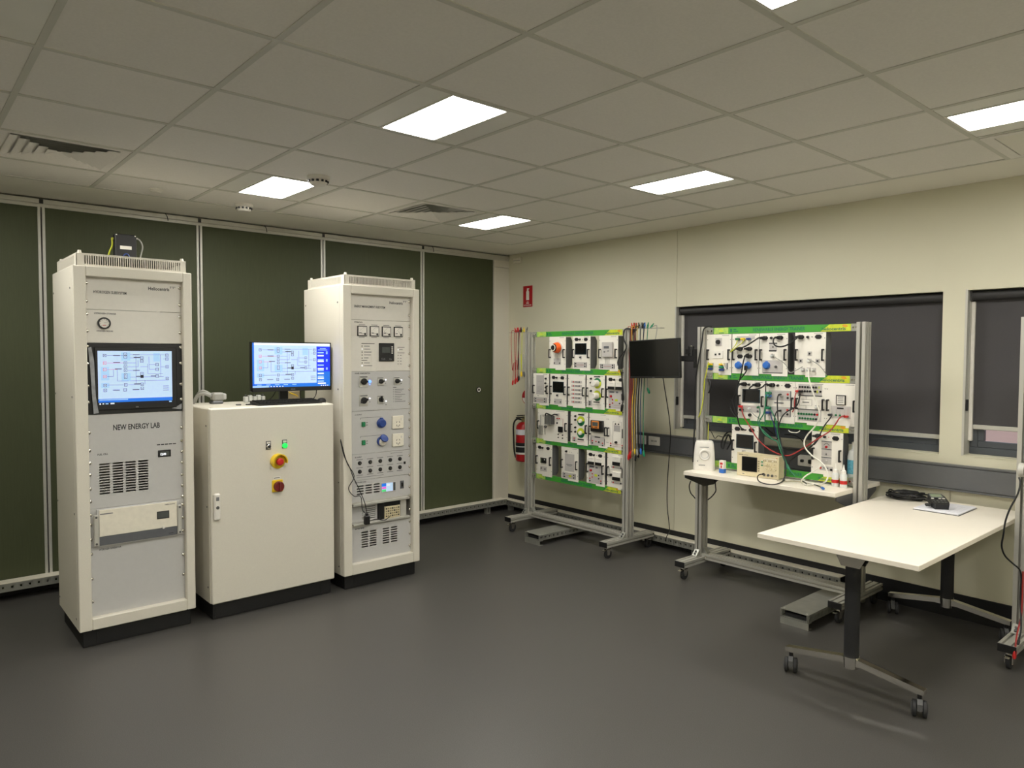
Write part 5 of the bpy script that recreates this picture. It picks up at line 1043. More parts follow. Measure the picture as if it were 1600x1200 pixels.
CAB = {
 'pw_a': [(3.191,-0.44,1.77),(3.179,-0.46,1.765),(3.151,-0.475,1.743),(3.089,-0.465,1.711),(3.047,-0.445,1.7)],
 'pw_b': [(3.308,-0.445,1.768),(3.299,-0.47,1.757),(3.303,-0.48,1.728),(3.324,-0.48,1.707),(3.366,-0.48,1.704),(3.408,-0.475,1.719),(3.445,-0.47,1.746),(3.463,-0.445,1.768)],
 'pw_c': [(3.101,-0.45,1.655),(3.088,-0.47,1.645),(3.075,-0.475,1.6),(3.06,-0.47,1.532),(3.038,-0.46,1.468),(3.018,-0.455,1.413),(3.001,-0.45,1.348),(3.007,-0.45,1.266),(3.018,-0.45,1.211),(3.034,-0.44,1.139),(3.067,-0.41,1.112),(3.119,-0.38,1.15)],
 'pw_d': [(3.094,-0.46,1.565),(3.095,-0.47,1.533),(3.071,-0.47,1.501),(3.038,-0.465,1.464),(3.018,-0.46,1.413),(2.999,-0.46,1.357),(2.976,-0.46,1.31),(2.967,-0.46,1.268),(2.988,-0.46,1.228),(3.011,-0.455,1.202)],
 'pw_e': [(3.044,-0.445,1.439),(3.031,-0.46,1.429),(3.025,-0.47,1.386),(3.021,-0.47,1.327),(3.024,-0.465,1.258),(3.024,-0.46,1.221),(3.003,-0.46,1.257),(2.976,-0.46,1.324),(2.961,-0.46,1.291),(2.987,-0.45,1.219)],
 'pw_f': [(3.152,-0.445,1.442),(3.137,-0.47,1.427),(3.125,-0.475,1.408),(3.173,-0.48,1.408),(3.221,-0.48,1.423),(3.249,-0.475,1.448),(3.263,-0.445,1.441)],
 'pw_g': [(2.918,-0.36,1.087),(2.875,-0.35,1.073),(2.837,-0.34,1.031),(2.821,-0.34,0.972),(2.838,-0.34,0.95),(2.847,-0.33,1.003),(2.873,-0.33,1.053),(2.895,-0.33,1.007),(2.858,-0.32,0.946)],
 'pw_h': [(3.607,-0.445,1.12),(3.603,-0.47,1.083),(3.581,-0.475,1.052),(3.525,-0.45,1.011),(3.443,-0.4,0.968),(3.361,-0.33,0.917),(3.326,-0.28,0.881)],
 'pw_i': [(2.676,-0.3,1.093),(2.698,-0.28,1.054),(2.714,-0.26,1.01),(2.735,-0.25,1.03),(2.779,-0.25,1.025),(2.823,-0.25,1.048),(2.85,-0.25,1.031)],
 'pw_j': [(3.153,-0.3,1.13),(3.187,-0.28,1.095),(3.231,-0.27,1.07),(3.246,-0.27,1.035),(3.261,-0.26,0.968)],
 'pw_k': [(3.146,-0.34,1.118),(3.174,-0.3,1.063),(3.222,-0.28,1.047),(3.246,-0.28,1.068)],
 'pw_l': [(3.299,-0.3,1.092),(3.36,-0.29,1.092),(3.402,-0.28,1.072),(3.425,-0.27,1.043),(3.434,-0.26,1.007)],
 'red': [(3.046,-0.43,1.285),(3.062,-0.46,1.251),(3.086,-0.47,1.208),(3.138,-0.48,1.145),(3.198,-0.48,1.065),(3.272,-0.48,1.009),(3.352,-0.48,0.978),(3.425,-0.48,0.973),(3.49,-0.485,1.006),(3.562,-0.49,1.056),(3.643,-0.5,1.114),(3.704,-0.49,1.16),(3.739,-0.48,1.211),(3.758,-0.47,1.249),(3.781,-0.45,1.266)],
 'blk': [(3.7,-0.45,1.264),(3.691,-0.465,1.236),(3.664,-0.47,1.197),(3.64,-0.47,1.149),(3.62,-0.47,1.098),(3.595,-0.47,1.062)],
 'red2': [(3.458,-0.43,1.413),(3.456,-0.46,1.382),(3.451,-0.46,1.335),(3.449,-0.46,1.292),(3.436,-0.46,1.265)],
 'blk2': [(3.472,-0.43,1.39),(3.484,-0.46,1.362),(3.474,-0.465,1.319),(3.447,-0.465,1.292),(3.403,-0.465,1.268),(3.367,-0.465,1.231),(3.347,-0.465,1.181),(3.338,-0.46,1.137),(3.338,-0.45,1.079)],
 'blk3': [(3.34,-0.43,1.38),(3.333,-0.46,1.372),(3.33,-0.465,1.329),(3.334,-0.465,1.255),(3.34,-0.465,1.181),(3.353,-0.47,1.104),(3.379,-0.48,1.02),(3.428,-0.53,0.935),(3.455,-0.57,0.865),(3.452,-0.6,0.817)],
 'blk4': [(3.338,-0.43,1.271),(3.326,-0.46,1.263),(3.313,-0.465,1.223),(3.307,-0.46,1.152),(3.3,-0.44,1.088)],
 'grn1': [(3.267,-0.45,1.373),(3.25,-0.47,1.351),(3.244,-0.47,1.294),(3.233,-0.47,1.24),(3.207,-0.47,1.198),(3.205,-0.47,1.162),(3.24,-0.47,1.107),(3.298,-0.47,1.073),(3.336,-0.47,1.059),(3.365,-0.48,1.006),(3.404,-0.49,0.937),(3.424,-0.5,0.914)],
 'grn2': [(3.266,-0.45,1.395),(3.254,-0.47,1.378),(3.246,-0.47,1.316),(3.243,-0.47,1.236),(3.241,-0.46,1.16)],
 'grn3': [(3.175,-0.43,1.292),(3.201,-0.46,1.246),(3.187,-0.46,1.201),(3.19,-0.46,1.161),(3.244,-0.46,1.112),(3.302,-0.46,1.068)],
 'grn4': [(3.273,-0.45,1.277),(3.301,-0.465,1.244),(3.326,-0.465,1.193),(3.336,-0.465,1.12),(3.362,-0.475,1.044),(3.399,-0.49,0.967),(3.448,-0.52,0.898),(3.514,-0.56,0.855)],
 'blu1': [(3.274,-0.45,1.241),(3.293,-0.465,1.208),(3.31,-0.465,1.174),(3.32,-0.46,1.127),(3.324,-0.45,1.082)],
 'wht_thin1': [(3.265,-0.43,1.655),(3.309,-0.45,1.626),(3.357,-0.46,1.603),(3.389,-0.46,1.573),(3.401,-0.455,1.539),(3.419,-0.455,1.53),(3.455,-0.455,1.546),(3.486,-0.43,1.57)],
 'wht_thin2': [(3.52,-0.43,1.623),(3.565,-0.45,1.607),(3.609,-0.46,1.584),(3.642,-0.455,1.547),(3.649,-0.43,1.518)],
 'wht1': [(3.533,-0.44,1.558),(3.544,-0.46,1.508),(3.559,-0.465,1.458),(3.579,-0.47,1.408),(3.598,-0.47,1.359),(3.614,-0.475,1.318),(3.632,-0.48,1.274),(3.626,-0.48,1.228),(3.598,-0.48,1.176),(3.558,-0.485,1.127),(3.538,-0.49,1.079),(3.554,-0.5,1.035),(3.613,-0.52,0.992),(3.682,-0.55,0.966),(3.726,-0.57,0.928),(3.744,-0.585,0.883),(3.734,-0.6,0.851),(3.65,-0.502,0.812),(3.59,-0.501,0.812),(3.515,-0.439,0.812),(3.508,-0.371,0.812),(3.547,-0.325,0.812)],
 'wht2': [(3.096,-0.43,1.274),(3.118,-0.45,1.259),(3.142,-0.455,1.238),(3.171,-0.455,1.217),(3.208,-0.45,1.197)],
 'wht3': [(3.678,-0.545,0.965),(3.68,-0.56,0.938),(3.647,-0.57,0.906),(3.602,-0.58,0.873),(3.58,-0.59,0.846),(3.554,-0.542,0.812),(3.613,-0.581,0.812),(3.628,-0.527,0.812)],
 'wht4': [(3.396,-0.43,1.139),(3.42,-0.45,1.13),(3.465,-0.45,1.129),(3.477,-0.43,1.142)],
 'yg1': [(3.003,-0.44,1.755),(3.005,-0.46,1.723),(2.985,-0.46,1.7),(2.973,-0.46,1.682),(2.96,-0.46,1.668),(2.973,-0.465,1.673),(3.009,-0.465,1.7),(3.046,-0.46,1.727),(3.058,-0.44,1.759)],
 'yg2': [(2.767,-0.44,1.593),(2.77,-0.46,1.551),(2.76,-0.46,1.503),(2.746,-0.455,1.46),(2.736,-0.45,1.374),(2.73,-0.455,1.288),(2.724,-0.47,1.217),(2.708,-0.47,1.183)],
 'yg3': [(2.886,-0.44,1.594),(2.909,-0.46,1.567),(2.931,-0.46,1.539),(2.956,-0.45,1.549)],
 'yg4': [(2.748,-0.4,1.133),(2.746,-0.4,1.066),(2.758,-0.42,0.992)],
 'sideblk': [(2.783,-0.43,1.857),(2.756,-0.455,1.852),(2.739,-0.47,1.829),(2.735,-0.475,1.763),(2.723,-0.475,1.692),(2.702,-0.475,1.592),(2.687,-0.475,1.502),(2.68,-0.475,1.382),(2.679,-0.475,1.262),(2.681,-0.475,1.167),(2.674,-0.475,1.046),(2.671,-0.475,0.925),(2.669,-0.475,0.843)],
 'sidedrop1': [(2.666,-0.5,0.7),(2.641,-0.48,0.656),(2.64,-0.46,0.605),(2.655,-0.44,0.575),(2.664,-0.42,0.55)],
 'sidedrop2': [(2.875,-0.5,0.738),(2.868,-0.48,0.688),(2.856,-0.46,0.646),(2.811,-0.44,0.599),(2.752,-0.4,0.561)],
 'dark1': [(2.761,-0.42,1.469),(2.78,-0.43,1.423),(2.775,-0.43,1.384),(2.764,-0.43,1.365)],
 'scope': [(3.339,-0.66,0.856),(3.333,-0.69,0.854),(3.322,-0.69,0.836),(3.335,-0.692,0.812),(3.413,-0.748,0.812),(3.462,-0.725,0.812),(3.453,-0.626,0.812),(3.42,-0.515,0.812)],
 'blue_tip': [(3.504,-0.453,0.812),(3.556,-0.503,0.812),(3.607,-0.57,0.812),(3.623,-0.533,0.812),(3.666,-0.553,0.812),(3.722,-0.617,0.815)],
 'tan_wire': [(3.399,-0.577,0.812),(3.445,-0.561,0.812),(3.483,-0.515,0.812),(3.528,-0.5,0.812)],
 'mon': [(2.402,-0.5,1.466),(2.384,-0.45,1.37),(2.336,-0.35,1.238),(2.285,-0.25,1.101),(2.257,-0.2,0.965),(2.229,-0.18,0.775),(2.208,-0.17,0.559),(2.203,-0.16,0.397),(2.214,-0.15,0.263),(2.229,-0.16,0.187),(2.233,-0.2,0.152),(2.039,0.027,0.01)],
 't1blk1': [(2.05,-0.47,1.858),(2.014,-0.475,1.862),(1.991,-0.48,1.841),(1.985,-0.48,1.8),(1.999,-0.48,1.758),(2.02,-0.48,1.716),(1.993,-0.48,1.669),(1.946,-0.48,1.622),(1.926,-0.48,1.58),(1.947,-0.48,1.538),(1.969,-0.48,1.481),(1.976,-0.48,1.407),(1.981,-0.48,1.329)],
 't1blk2': [(2.047,-0.475,1.853),(2.005,-0.48,1.854),(1.988,-0.48,1.815),(1.994,-0.482,1.763),(2.02,-0.485,1.716),(2.004,-0.485,1.664),(1.978,-0.485,1.586),(1.98,-0.485,1.486),(1.989,-0.487,1.382),(1.997,-0.487,1.304),(1.988,-0.487,1.24)],
 't3cord': [(4.732,-0.5,0.999),(4.741,-0.51,0.97),(4.736,-0.53,0.914),(4.708,-0.55,0.833),(4.692,-0.56,0.764),(4.685,-0.56,0.693),(4.676,-0.55,0.628),(4.687,-0.53,0.574),(4.715,-0.5,0.533),(4.743,-0.48,0.501),(4.75,-0.47,0.449),(4.749,-0.47,0.344),(4.761,-0.5,0.25),(4.774,-0.55,0.197),(4.778,-0.6,0.16)],
 't3red': [(4.756,-0.47,0.492),(4.757,-0.47,0.399),(4.76,-0.49,0.265),(4.76,-0.53,0.212),(4.769,-0.6,0.185),(4.777,-0.65,0.159),(4.777,-0.66,0.122)],
}
# ================================================================== LEADS ON STAND 1
MB().box(2.03, 2.335, -.455, -.40, 1.8555, 1.8595, M_galv).prism([(2.03, 1.8555), (2.09, 1.8555), (2.03, 1.80)], lambda a, b, d: (a, d, b), -.43, -.425, M_steelD).build('lead_hanger', S1, smooth=False)
MB().box(.53, .79, -.455, -.40, 1.8555, 1.8595, M_galv).build('lead_hanger', S1, smooth=False)
def lead(label, x, y, zb, mc, mp, grp, tilt=0., sway=.01, cl=True):
    t = thing('test_lead', label, 'lead', (x, y, 1.8595), grp)
    pts = [(x, y, 1.862), (x+tilt*.1, y-.034, 1.852), (x+sway, y-.036, 1.5), (x-sway*.5, y-.036, 1.2 if zb < 1.1 else zb+.2), (x+sway*.3, y-.034, zb+.05), (x+sway*.2, y-.034, zb+.03)]
    MB().tube(smooth_path(pts, 4), .0032, mc, 6).build('cable', t)
    MB().lathe((x, y, 1.8595), (tilt, -.1, 1), [(.008, 0), (.008, .025), (.005, .034), (.004, .048)], mp, 8).build('plug', t)
    MB().lathe((x+sway*.2, y-.034, zb+.035), (tilt*.5, 0, -1), [(.005, 0), (.009, .012), (.009, .04), (.004, .05)], mp, 8).build('plug', t)
for i, dx in enumerate((0, .012, .024, .036)): lead('red test lead hanging beside the blank black monitor', 2.036+dx*.7, -.425+.012*(i % 2), .80+.012*i, M_cableR, M_red, 'red test leads beside the black monitor', .15*(i-1.5), .006)
for i, dx in enumerate((0, .016)): lead('yellow test lead hanging between red and black leads', 2.078+dx, -.43+.012*i, .83+.02*i, M_cableY, M_yel if i else M_brass, 'yellow test leads beside the black monitor', -.2+.3*i, .012)
for i, dx in enumerate((0, .014, .028)): lead('black test lead hanging beside the yellow test leads', 2.112+dx, -.43+.01*(i % 2), .80+.03*i, (M_cableB, M_cableGy, M_cableB)[0 if i != 1 else 0], M_black, 'black test leads beside the black monitor', .3*(i-.5), .01)
lead('grey test lead with a white end hanging among black leads', 2.13, -.44, .85, M_cableGy, M_cableGy, None, .2, .012)
lead('blue test lead hanging between black and green leads', 2.16, -.43, .86, M_cableBl, M_blue, None, .2, .01)
lead('green test lead with teal plugs next to the wall sockets', 2.19, -.43, .845, M_cableG, M_gr, None, .3, .008)
lead('pale green test lead at the tip of the lead hanger', 2.222, -.43, 1.35, M_cableGy, M_gr, None, .9, .006)
for i, dx in enumerate((0, .016, .032, .045)): lead('red test lead hanging near the room corner', .60+dx, -.425+.01*(i % 2), 1.365+.01*i, M_cableR, M_red, 'red test leads near the room corner', .2*(i-1.5), -.012 if i == 0 else .006)
lead('dark test lead hanging between red and yellow leads near the corner', .682, -.43, 1.41, M_cableB, M_black, None, 0, .008)
lead('yellow test lead hanging near the corner stand post', .72, -.43, 1.45, M_yelG, M_yel, None, .1, .006)
lead('dark grey test lead against the corner stand post', .755, -.43, 1.45, M_cableGy, M_steelD, None, .4, .004)
# ---- blank black monitor on its arm
t = thing('wall_monitor', 'blank black monitor on an arm between the two trainer stands', 'monitor', (2.35, -.54, 1.46))
r = Vector((.522, -.045, .016)).normalized(); u = Vector((-.02, -.02, 1)); u = (u-r*u.dot(r)).normalized(); n = r.cross(u)
fr = F((2.098, -.53, 1.458), r, u, n)
MB(fr).box(0, .513, 0, .3, -.03, 0, M_black, .004).build('bezel', t)
MB(fr).rect(.008, .505, .016, .292, .0006, M_glassK).build('screen', t, smooth=False)
MB(fr).box(.24, .265, .005, .009, 0, .0006, M_inkG).build('logo', t, smooth=False)
MB(fr).box(.3, .42, .1, .2, -.05, -.03, M_blackM, .004).build('mount_plate', t)
MB().box(2.5, 2.676, -.49, -.455, 1.598, 1.64, M_blackM, .004).build('arm', t)
MB().cyl((2.635, -.472, 1.64), (2.635, -.472, 1.71), .022, M_blackM).cyl((2.635, -.472, 1.71), (2.635, -.472, 1.716), .01, M_chrome).box(2.6, 2.645, -.5, -.445, 1.655, 1.69, M_blackM, .004).build('arm_joint', t)
MB().box(2.668, 2.674, -.49, -.38, 1.55, 1.69, M_blackM, .002).build('post_clamp', t)
# ================================================================== THINGS ON THE STAND 2 SHELF
sz = .8055
t = thing('air_purifier', 'white rounded appliance with a round nozzle on the stand shelf', 'appliance', (2.83, -.54, sz))
ang = math.radians(33); r = Vector((math.cos(ang), math.sin(ang), 0)); n = Vector((math.sin(ang), -math.cos(ang), 0)); fr = F((2.755, -.60, sz), r, Z, n)
W, Hh, D = .155, .213, .115
def ring(z, sx, sd):
    pts = []
    a, b, c = W/2*sx, D/2*sd, .028*sx
    for cx, cz, a0 in ((a-c, b-c, 0), (-a+c, b-c, 90), (-a+c, -b+c, 180), (a-c, -b+c, 270)):
        for k in range(4): an = math.radians(a0+k*30); pts.append((W/2+cx+c*math.cos(an), z, -D/2+cz+c*math.sin(an)))
    return pts
m = MB(fr); lv = [(0, .98, .98), (.01, 1, 1), (.12, .95, .96), (.185, .86, .88), (.207, .78, .8), (.213, .66, .68)]; R = [ring(*l) for l in lv]; nn = len(R[0])
for k in range(len(R)-1): m.add(R[k]+R[k+1], [(i, (i+1) % nn, nn+(i+1) % nn, nn+i) for i in range(nn)], M_white)
m.add(R[0], [tuple(range(nn))], M_white); m.add(R[-1], [tuple(range(nn))], M_white); m.build('body', t)
MB(fr).lathe((W/2+.004, .115, -.008), (0, -.03, 1), [(.041, -.006), (.041, .010), (.035, .017), (.027, .013), (.02, .001), (.017, -.0005), (.001, -.0005)], M_white, 26, [M_white, M_white, M_white, M_panelB, M_panelB, M_steelD]).build('nozzle', t)  # recess slope and hole coloured darker to put in their shade
MB(fr).box(.028, .034, .066, .072, -.004, .001, M_steelD).box(.04, .085, .037, .042, -.003, .0006, M_inkG).box(.045, .11, .168, .172, -.012, -.0045, M_inkG).build('marking', t)
t = thing('glue_carton', 'small white carton with blue base next to the oscilloscope', 'carton', (2.96, -.54, sz))
MB().box(2.942, 2.982, -.557, -.523, sz, sz+.03, M_blue, .003).build('blue_base', t); MB().box(2.943, 2.981, -.556, -.524, sz+.03, sz+.09, M_white, .003).build('white_top', t)
MB(FY(2.943, -.5562, sz)).box(.008, .03, .06, .075, 0, .0006, M_red).box(.014, .024, .036, .055, 0, .0006, M_red).build('red_mark', t)
t = thing('oscilloscope', 'beige bench oscilloscope with dark screen on the stand shelf', 'oscilloscope', (3.24, -.5, sz))
ang = math.radians(4.5); r = Vector((math.cos(ang), math.sin(ang), 0)); n = Vector((math.sin(ang), -math.cos(ang), 0)); fr = F((3.078, -.54, sz), r, Z, n)
MB(fr).prism([(.002, .006), (.296, .006), (.296, .152), (.002, .158)], lambda a, b, d: (a, b, d), -.095, -.012, M_tan).build('case', t, smooth=False)
MB(fr).prism([(0, .002), (.3, .002), (.3, .155), (0, .163)], lambda a, b, d: (a, b, d), -.012, 0, M_tan).build('fascia', t, smooth=False)
MB(fr).box(.02, .05, 0, .006, -.09, -.07, M_black).box(.25, .28, 0, .006, -.09, -.07, M_black).box(.02, .28, -.0, .006, -.03, -.01, M_black).build('rubber_foot', t, smooth=False)
MB(fr).box(.036, .148, .035, .137, 0, .003, M_black, .001).rect(.042, .142, .041, .131, .0034, M_glassK).build('screen', t, smooth=False)
s = MB(fr)
for i in range(5): s.box(.155, .164, .042+i*.0165, .051+i*.0165, 0, .004, M_tanD, .001)
for a in range(9): s.box(.178+a*.0125, .187+a*.0125, .118, .124, 0, .003, M_tanD if a % 3 else M_white, .001)
for a in range(7): s.box(.196+a*.013, .205+a*.013, .132, .137, 0, .003, M_white, .001)
for i in range(3): s.box(.176, .190, .083+i*.012, .091+i*.012, 0, .004, M_gr if i != 1 else M_plate, .001)
s.build('push_button', t, smooth=False)
for x_, z_ in ((.212, .098), (.243, .096), (.274, .096), (.212, .07), (.243, .067), (.274, .067)): MB(fr).lathe((x_, z_, 0), (0, 0, 1), [(.0095, 0), (.0095, .008), (.007, .012)], M_tan, 14).box(x_-.001, x_+.001, z_, z_+.008, .012, .0125, M_tanD).build('knob', t)
for x_ in (.2, .228, .256, .282): MB(fr).lathe((x_, .024, 0), (0, 0, 1), [(.009, 0), (.009, .006), (.006, .012), (.003, .012)], M_steelD if x_ < .28 else M_chrome, 12).build('input_socket', t)
MB(fr).box(.012, .045, .146, .150, 0, .0006, M_ink).box(.05, .08, .146, .149, 0, .0006, M_inkG).box(.04, .055, .014, .019, 0, .0006, M_slate).box(.28, .29, .143, .147, 0, .0006, M_red).build('lettering', t, smooth=False)
for i, (x_, y_, lab) in enumerate(((3.728, -.445, 'small clear dropper bottle with red label, beside the gauge module'), (3.783, -.452, 'small white-tipped dropper bottle with red label, beside the post'))):
    t = thing('dropper_bottle', lab, 'bottle', (x_, y_, sz), 'dropper bottles on the stand shelf')
    MB().lathe((x_, y_, sz), (0, 0, 1), [(.02, 0), (.022, .006), (.022, .078), (.016, .088)], M_clearL, 18).build('bottle_body', t)
    MB().lathe((x_, y_, sz+.022), (0, 0, 1), [(.0224, 0), (.0224, .022)], M_red, 18).build('red_label', t)
    MB().lathe((x_, y_, sz+.088), (0, 0, 1), [(.016, 0), (.016, .016), (.008, .024), (.002, .058)], M_white, 14).build('nozzle_cap', t)
t = thing('spray_bottle', 'tall white bottle with a teal label behind the stand post', 'bottle', (3.80, -.35, sz))
MB().lathe((3.80, -.35, sz), (0, 0, 1), [(.034, 0), (.037, .01), (.037, .19), (.03, .225), (.014, .238), (.012, .262)], M_clearL, 22).build('bottle_body', t)
MB().lathe((3.80, -.35, sz+.08), (0, 0, 1), [(.0375, 0), (.0375, .09)], M_labelB, 22).build('teal_label', t)
MB().lathe((3.80, -.35, sz+.262), (0, 0, 1), [(.013, 0), (.013, .02), (.006, .024)], M_white, 12).build('cap', t)
t = thing('power_board', 'white double outlet box mounted low behind the stand', 'outlet', (3.35, -.075, .9))
MB(FY(3.28, -.0525, .85)).box(0, .15, 0, .08, 0, .02, M_white, .004).build('plate', t)
MB(FY(3.28, -.0525, .85)).box(.03, .05, .03, .05, .02, .045, M_black, .004).box(.09, .12, .025, .055, .02, .05, M_black, .005).build('plug', t)
# ================================================================== CABLES
def cable(key, r, m, name, label, cat='cable', grp=None, ends=()):
    pts = smooth_path(CAB[key], 5)
    o = MB().tube(pts, r, m, 7)
    if not ends: return tag(o.build(name), label, cat, grp)
    t = thing(name, label, cat, tuple(pts[-1]), grp); o.build('cord', t)
    for w, mm, L, rr in ends:
        p, q = (pts[0], pts[1]) if w == 0 else (pts[-1], pts[-2])
        d = (p-q).normalized(); MB().lathe(tuple(p), tuple(d), [(r, -.004), (rr, .004), (rr, L*.8), (rr*.6, L)], mm, 10).build('plug', t)
    return t
for a in (
 ('pw_a', .0052, M_cableB, 'power_cable', 'thick black cord linking the blue-socket modules in the top row'),
 ('pw_b', .0052, M_cableB, 'power_cable', 'thick black cord looping into the network module'),
 ('pw_c', .0048, M_cableB, 'power_cable', 'black cord dropping from the distribution module power outlet'),
 ('pw_d', .0048, M_cableB, 'power_cable', 'black cord dropping from the blue socket that has a plug in it'),
 ('pw_e', .0045, M_cableB, 'power_cable', 'black cord coiled in the empty bay of the second row'),
 ('pw_f', .005, M_cableB, 'power_cable', 'black cord arching in front of the second row touch screen'),
 ('pw_g', .0055, M_cableB, 'power_cable', 'thick black cord coiled beside the module behind the oscilloscope'),
 ('pw_h', .0045, M_cableB, 'power_cable', 'black cord from the gauge module towards the wall outlet'),
 ('pw_i', .003, M_cableB, 'power_cable', 'thin black wire strung behind the white appliance'),
 ('pw_j', .004, M_cableB, 'power_cable', 'black cord hanging behind the oscilloscope'),
 ('pw_k', .004, M_cableB, 'power_cable', 'black cord sagging under the third rail'),
 ('pw_l', .004, M_cableB, 'power_cable', 'black cord bending behind the stand towards the gauge module'),
 ('red', .0042, M_cableR, 'patch_lead', 'long red lead swooping across the third row to the digital display module'),
 ('blk', .004, M_cableB, 'patch_lead', 'black lead from the digital display module down to the gauge module'),
 ('red2', .0036, M_cableR, 'patch_lead', 'short red lead beside the black jack rows'),
 ('blk2', .0042, M_cableB, 'patch_lead', 'black lead from the black jack rows down over the rail'),
 ('blk3', .0042, M_cableB, 'patch_lead', 'black lead from a knob plate down behind the oscilloscope'),
 ('blk4', .0042, M_cableB, 'patch_lead', 'black lead from the lower knob plate over the third rail'),
 ('grn2', .0036, M_cableG, 'patch_lead', 'short green lead down the gap between two modules'),
 ('grn3', .0034, M_cableG, 'patch_lead', 'thin green lead from the second row touch-screen module'),
 ('grn4', .0042, M_cableG, 'patch_lead', 'green lead from the lower green plug down to the shelf'),
 ('blu1', .004, M_cableBl, 'patch_lead', 'blue lead hanging from the dark blue plug'),
 ('wht_thin1', .003, M_cableGy, 'network_cable', 'thin pale cable sagging between the blue-socket and network modules'),
 ('wht_thin2', .003, M_cableGy, 'network_cable', 'thin pale cable trailing off the network module'),
 ('wht1', .0048, M_cableW, 'network_cable', 'white network cable snaking from the network module to the shelf'),
 ('wht3', .0045, M_cableW, 'network_cable', 'white cable looping from the gauge module onto the shelf'),
 ('wht4', .003, M_cableW, 'network_cable', 'small white cable loop under the third rail'),
 ('wht2', .0028, M_cableGy, 'network_cable', 'thin pale wire from the plate under the touch screen'),
 ('yg1', .003, M_yelG, 'earth_wire', 'short yellow-green wire hooked on a module handle'),
 ('yg2', .0042, M_yelG, 'earth_wire', 'long yellow-green wire running down the stand post'),
 ('yg3', .0034, M_cableW, 'earth_wire', 'short pale wire at the yellow plug of the first module'),
 ('yg4', .003, M_yelG, 'earth_wire', 'yellow-green wire dropping behind the white appliance'),
 ('sideblk', .0055, M_cableB, 'power_cable', 'thick black cord running down the outside of the shelf stand post'),
 ('sidedrop1', .0042, M_cableB, 'power_cable', 'black cord hanging under the shelf, outside the post'),
 ('sidedrop2', .0042, M_cableB, 'power_cable', 'black cord hanging under the shelf, inside the post'),
 ('dark1', .006, M_cableB, 'earth_wire', 'dark lead end in the empty bay of the second row'),
 ('tan_wire', .0028, M_tanD, 'probe_wire', 'thin tan wire lying on the shelf by the oscilloscope'),
 ): cable(*a)
cable('grn1', .0042, M_cableG, 'patch_lead', 'green lead with a teal plug hanging beside the oscilloscope', ends=((1, M_gr, .05, .009),))
cable('scope', .0038, M_cableB, 'probe_lead', 'black probe lead looping from the oscilloscope front onto the shelf', ends=((0, M_black, .02, .007),))
cable('blue_tip', .0034, M_cableB, 'probe_lead', 'dark lead with a blue plug lying on the shelf front', ends=((1, M_blue, .05, .008),))
cable('mon', .0036, M_cableB, 'monitor_cable', 'thin black cord hanging from the blank monitor to the floor', ends=((1, M_chrome, .02, .006),))
cable('t1blk1', .0045, M_cableB, 'patch_lead', 'black lead draped over the rail with a plug at mid height', ends=((1, M_black, .06, .011),))
cable('t1blk2', .0045, M_cableB, 'patch_lead', 'black lead draped over the rail with its plug hanging lowest', ends=((1, M_black, .06, .011),))
# ================================================================== TABLE
T = thing('folding_table', 'white rectangular table with black legs and chrome castor feet', 'table', (4.28, -.86, 0))
zt = .735; tx0, tx1, ty0, ty1 = 3.903, 4.668, -1.692, -.045
MB().box(tx0, tx1, ty0, ty1, zt-.025, zt, M_table, .002).build('table_top', T, smooth=False)
for fy in (-1.52, -.215):
    lx = 4.315
    el = [(lx+.036*math.cos(a), fy+.026*math.sin(a)) for a in [i*math.pi/10 for i in range(20)]]
    lg = MB().prism(el, lambda a, b, d: (a, b, d), .165, zt-.09, M_blackM).build('leg', T)
    MB().prism(el, lambda a, b, d: (a, b, d), zt-.09, zt-.028, M_black).prism([(-.075, 0), (.075, 0), (.07, -.035), (.045, -.085), (-.045, -.085), (-.07, -.035)], lambda a, b, d: (lx+a, fy+d, zt-.0255+b), -.034, -.028, M_chrome).prism([(-.075, 0), (.075, 0), (.07, -.035), (.045, -.085), (-.045, -.085), (-.07, -.035)], lambda a, b, d: (lx+a, fy+d, zt-.0255+b), .028, .034, M_chrome).build('leg_head', lg)
    MB().box(lx-.03, lx+.03, fy-.09, fy+.09, zt-.031, zt-.0255, M_steelD).build('fixing_plate', lg)
    f = MB()
    for s, xe in ((-1, 3.985), (1, 4.648)):
        f.prism([(lx-s*.01, .14), (lx-s*.01, .178), (lx+s*.05, .173), (xe, .131), (xe, .108), (xe-s*.03, .108), (lx+s*.06, .142)], lambda a, b, d: (a, d, b), fy-.02, fy+.02, M_chrome)
    f.cyl((lx, fy, .125), (lx, fy, .182), .034, M_chrome, .038, seg=20).build('foot', T)
    for xe in (4.008, 4.625):
        ax = Vector((.92, .39, 0)).normalized(); pd = Vector((-.39, .92, 0)).normalized(); cfr = F((xe, fy, .038), ax, pd, Z)
        c = MB(cfr).cyl((0, 0, .046), (0, 0, .071), .01, M_black).prism([(-.034, .0), (-.03, .028), (-.012, .046), (.012, .048), (.03, .03), (.036, 0)], lambda p, q, d: (d, p, q), -.011, .011, M_steelD).build('castor', T)
        for dx in (-.031, .012):
            MB(cfr).lathe((dx, 0, 0), (1, 0, 0), [(.03, 0), (.038, .003), (.038, .016), (.03, .019)], M_rubber, 22).build('wheel', c)
        MB(cfr).lathe((.031, 0, .001), (1, 0, 0), [(.026, 0), (.02, .003)], M_steelD, 16).build('wheel_disc', c); MB(cfr).lathe((-.034, 0, .001), (1, 0, 0), [(.02, 0), (.026, .003)], M_steelD, 16).build('wheel_disc', c)
MB().box(4.3, 4.33, -1.5, -.235, zt-.06, zt-.026, M_blackM, .002).build('under_beam', T)
N = thing('notebook', 'open white notebook under the handheld meter on the table', 'notebook', (4.32, -.31, zt))
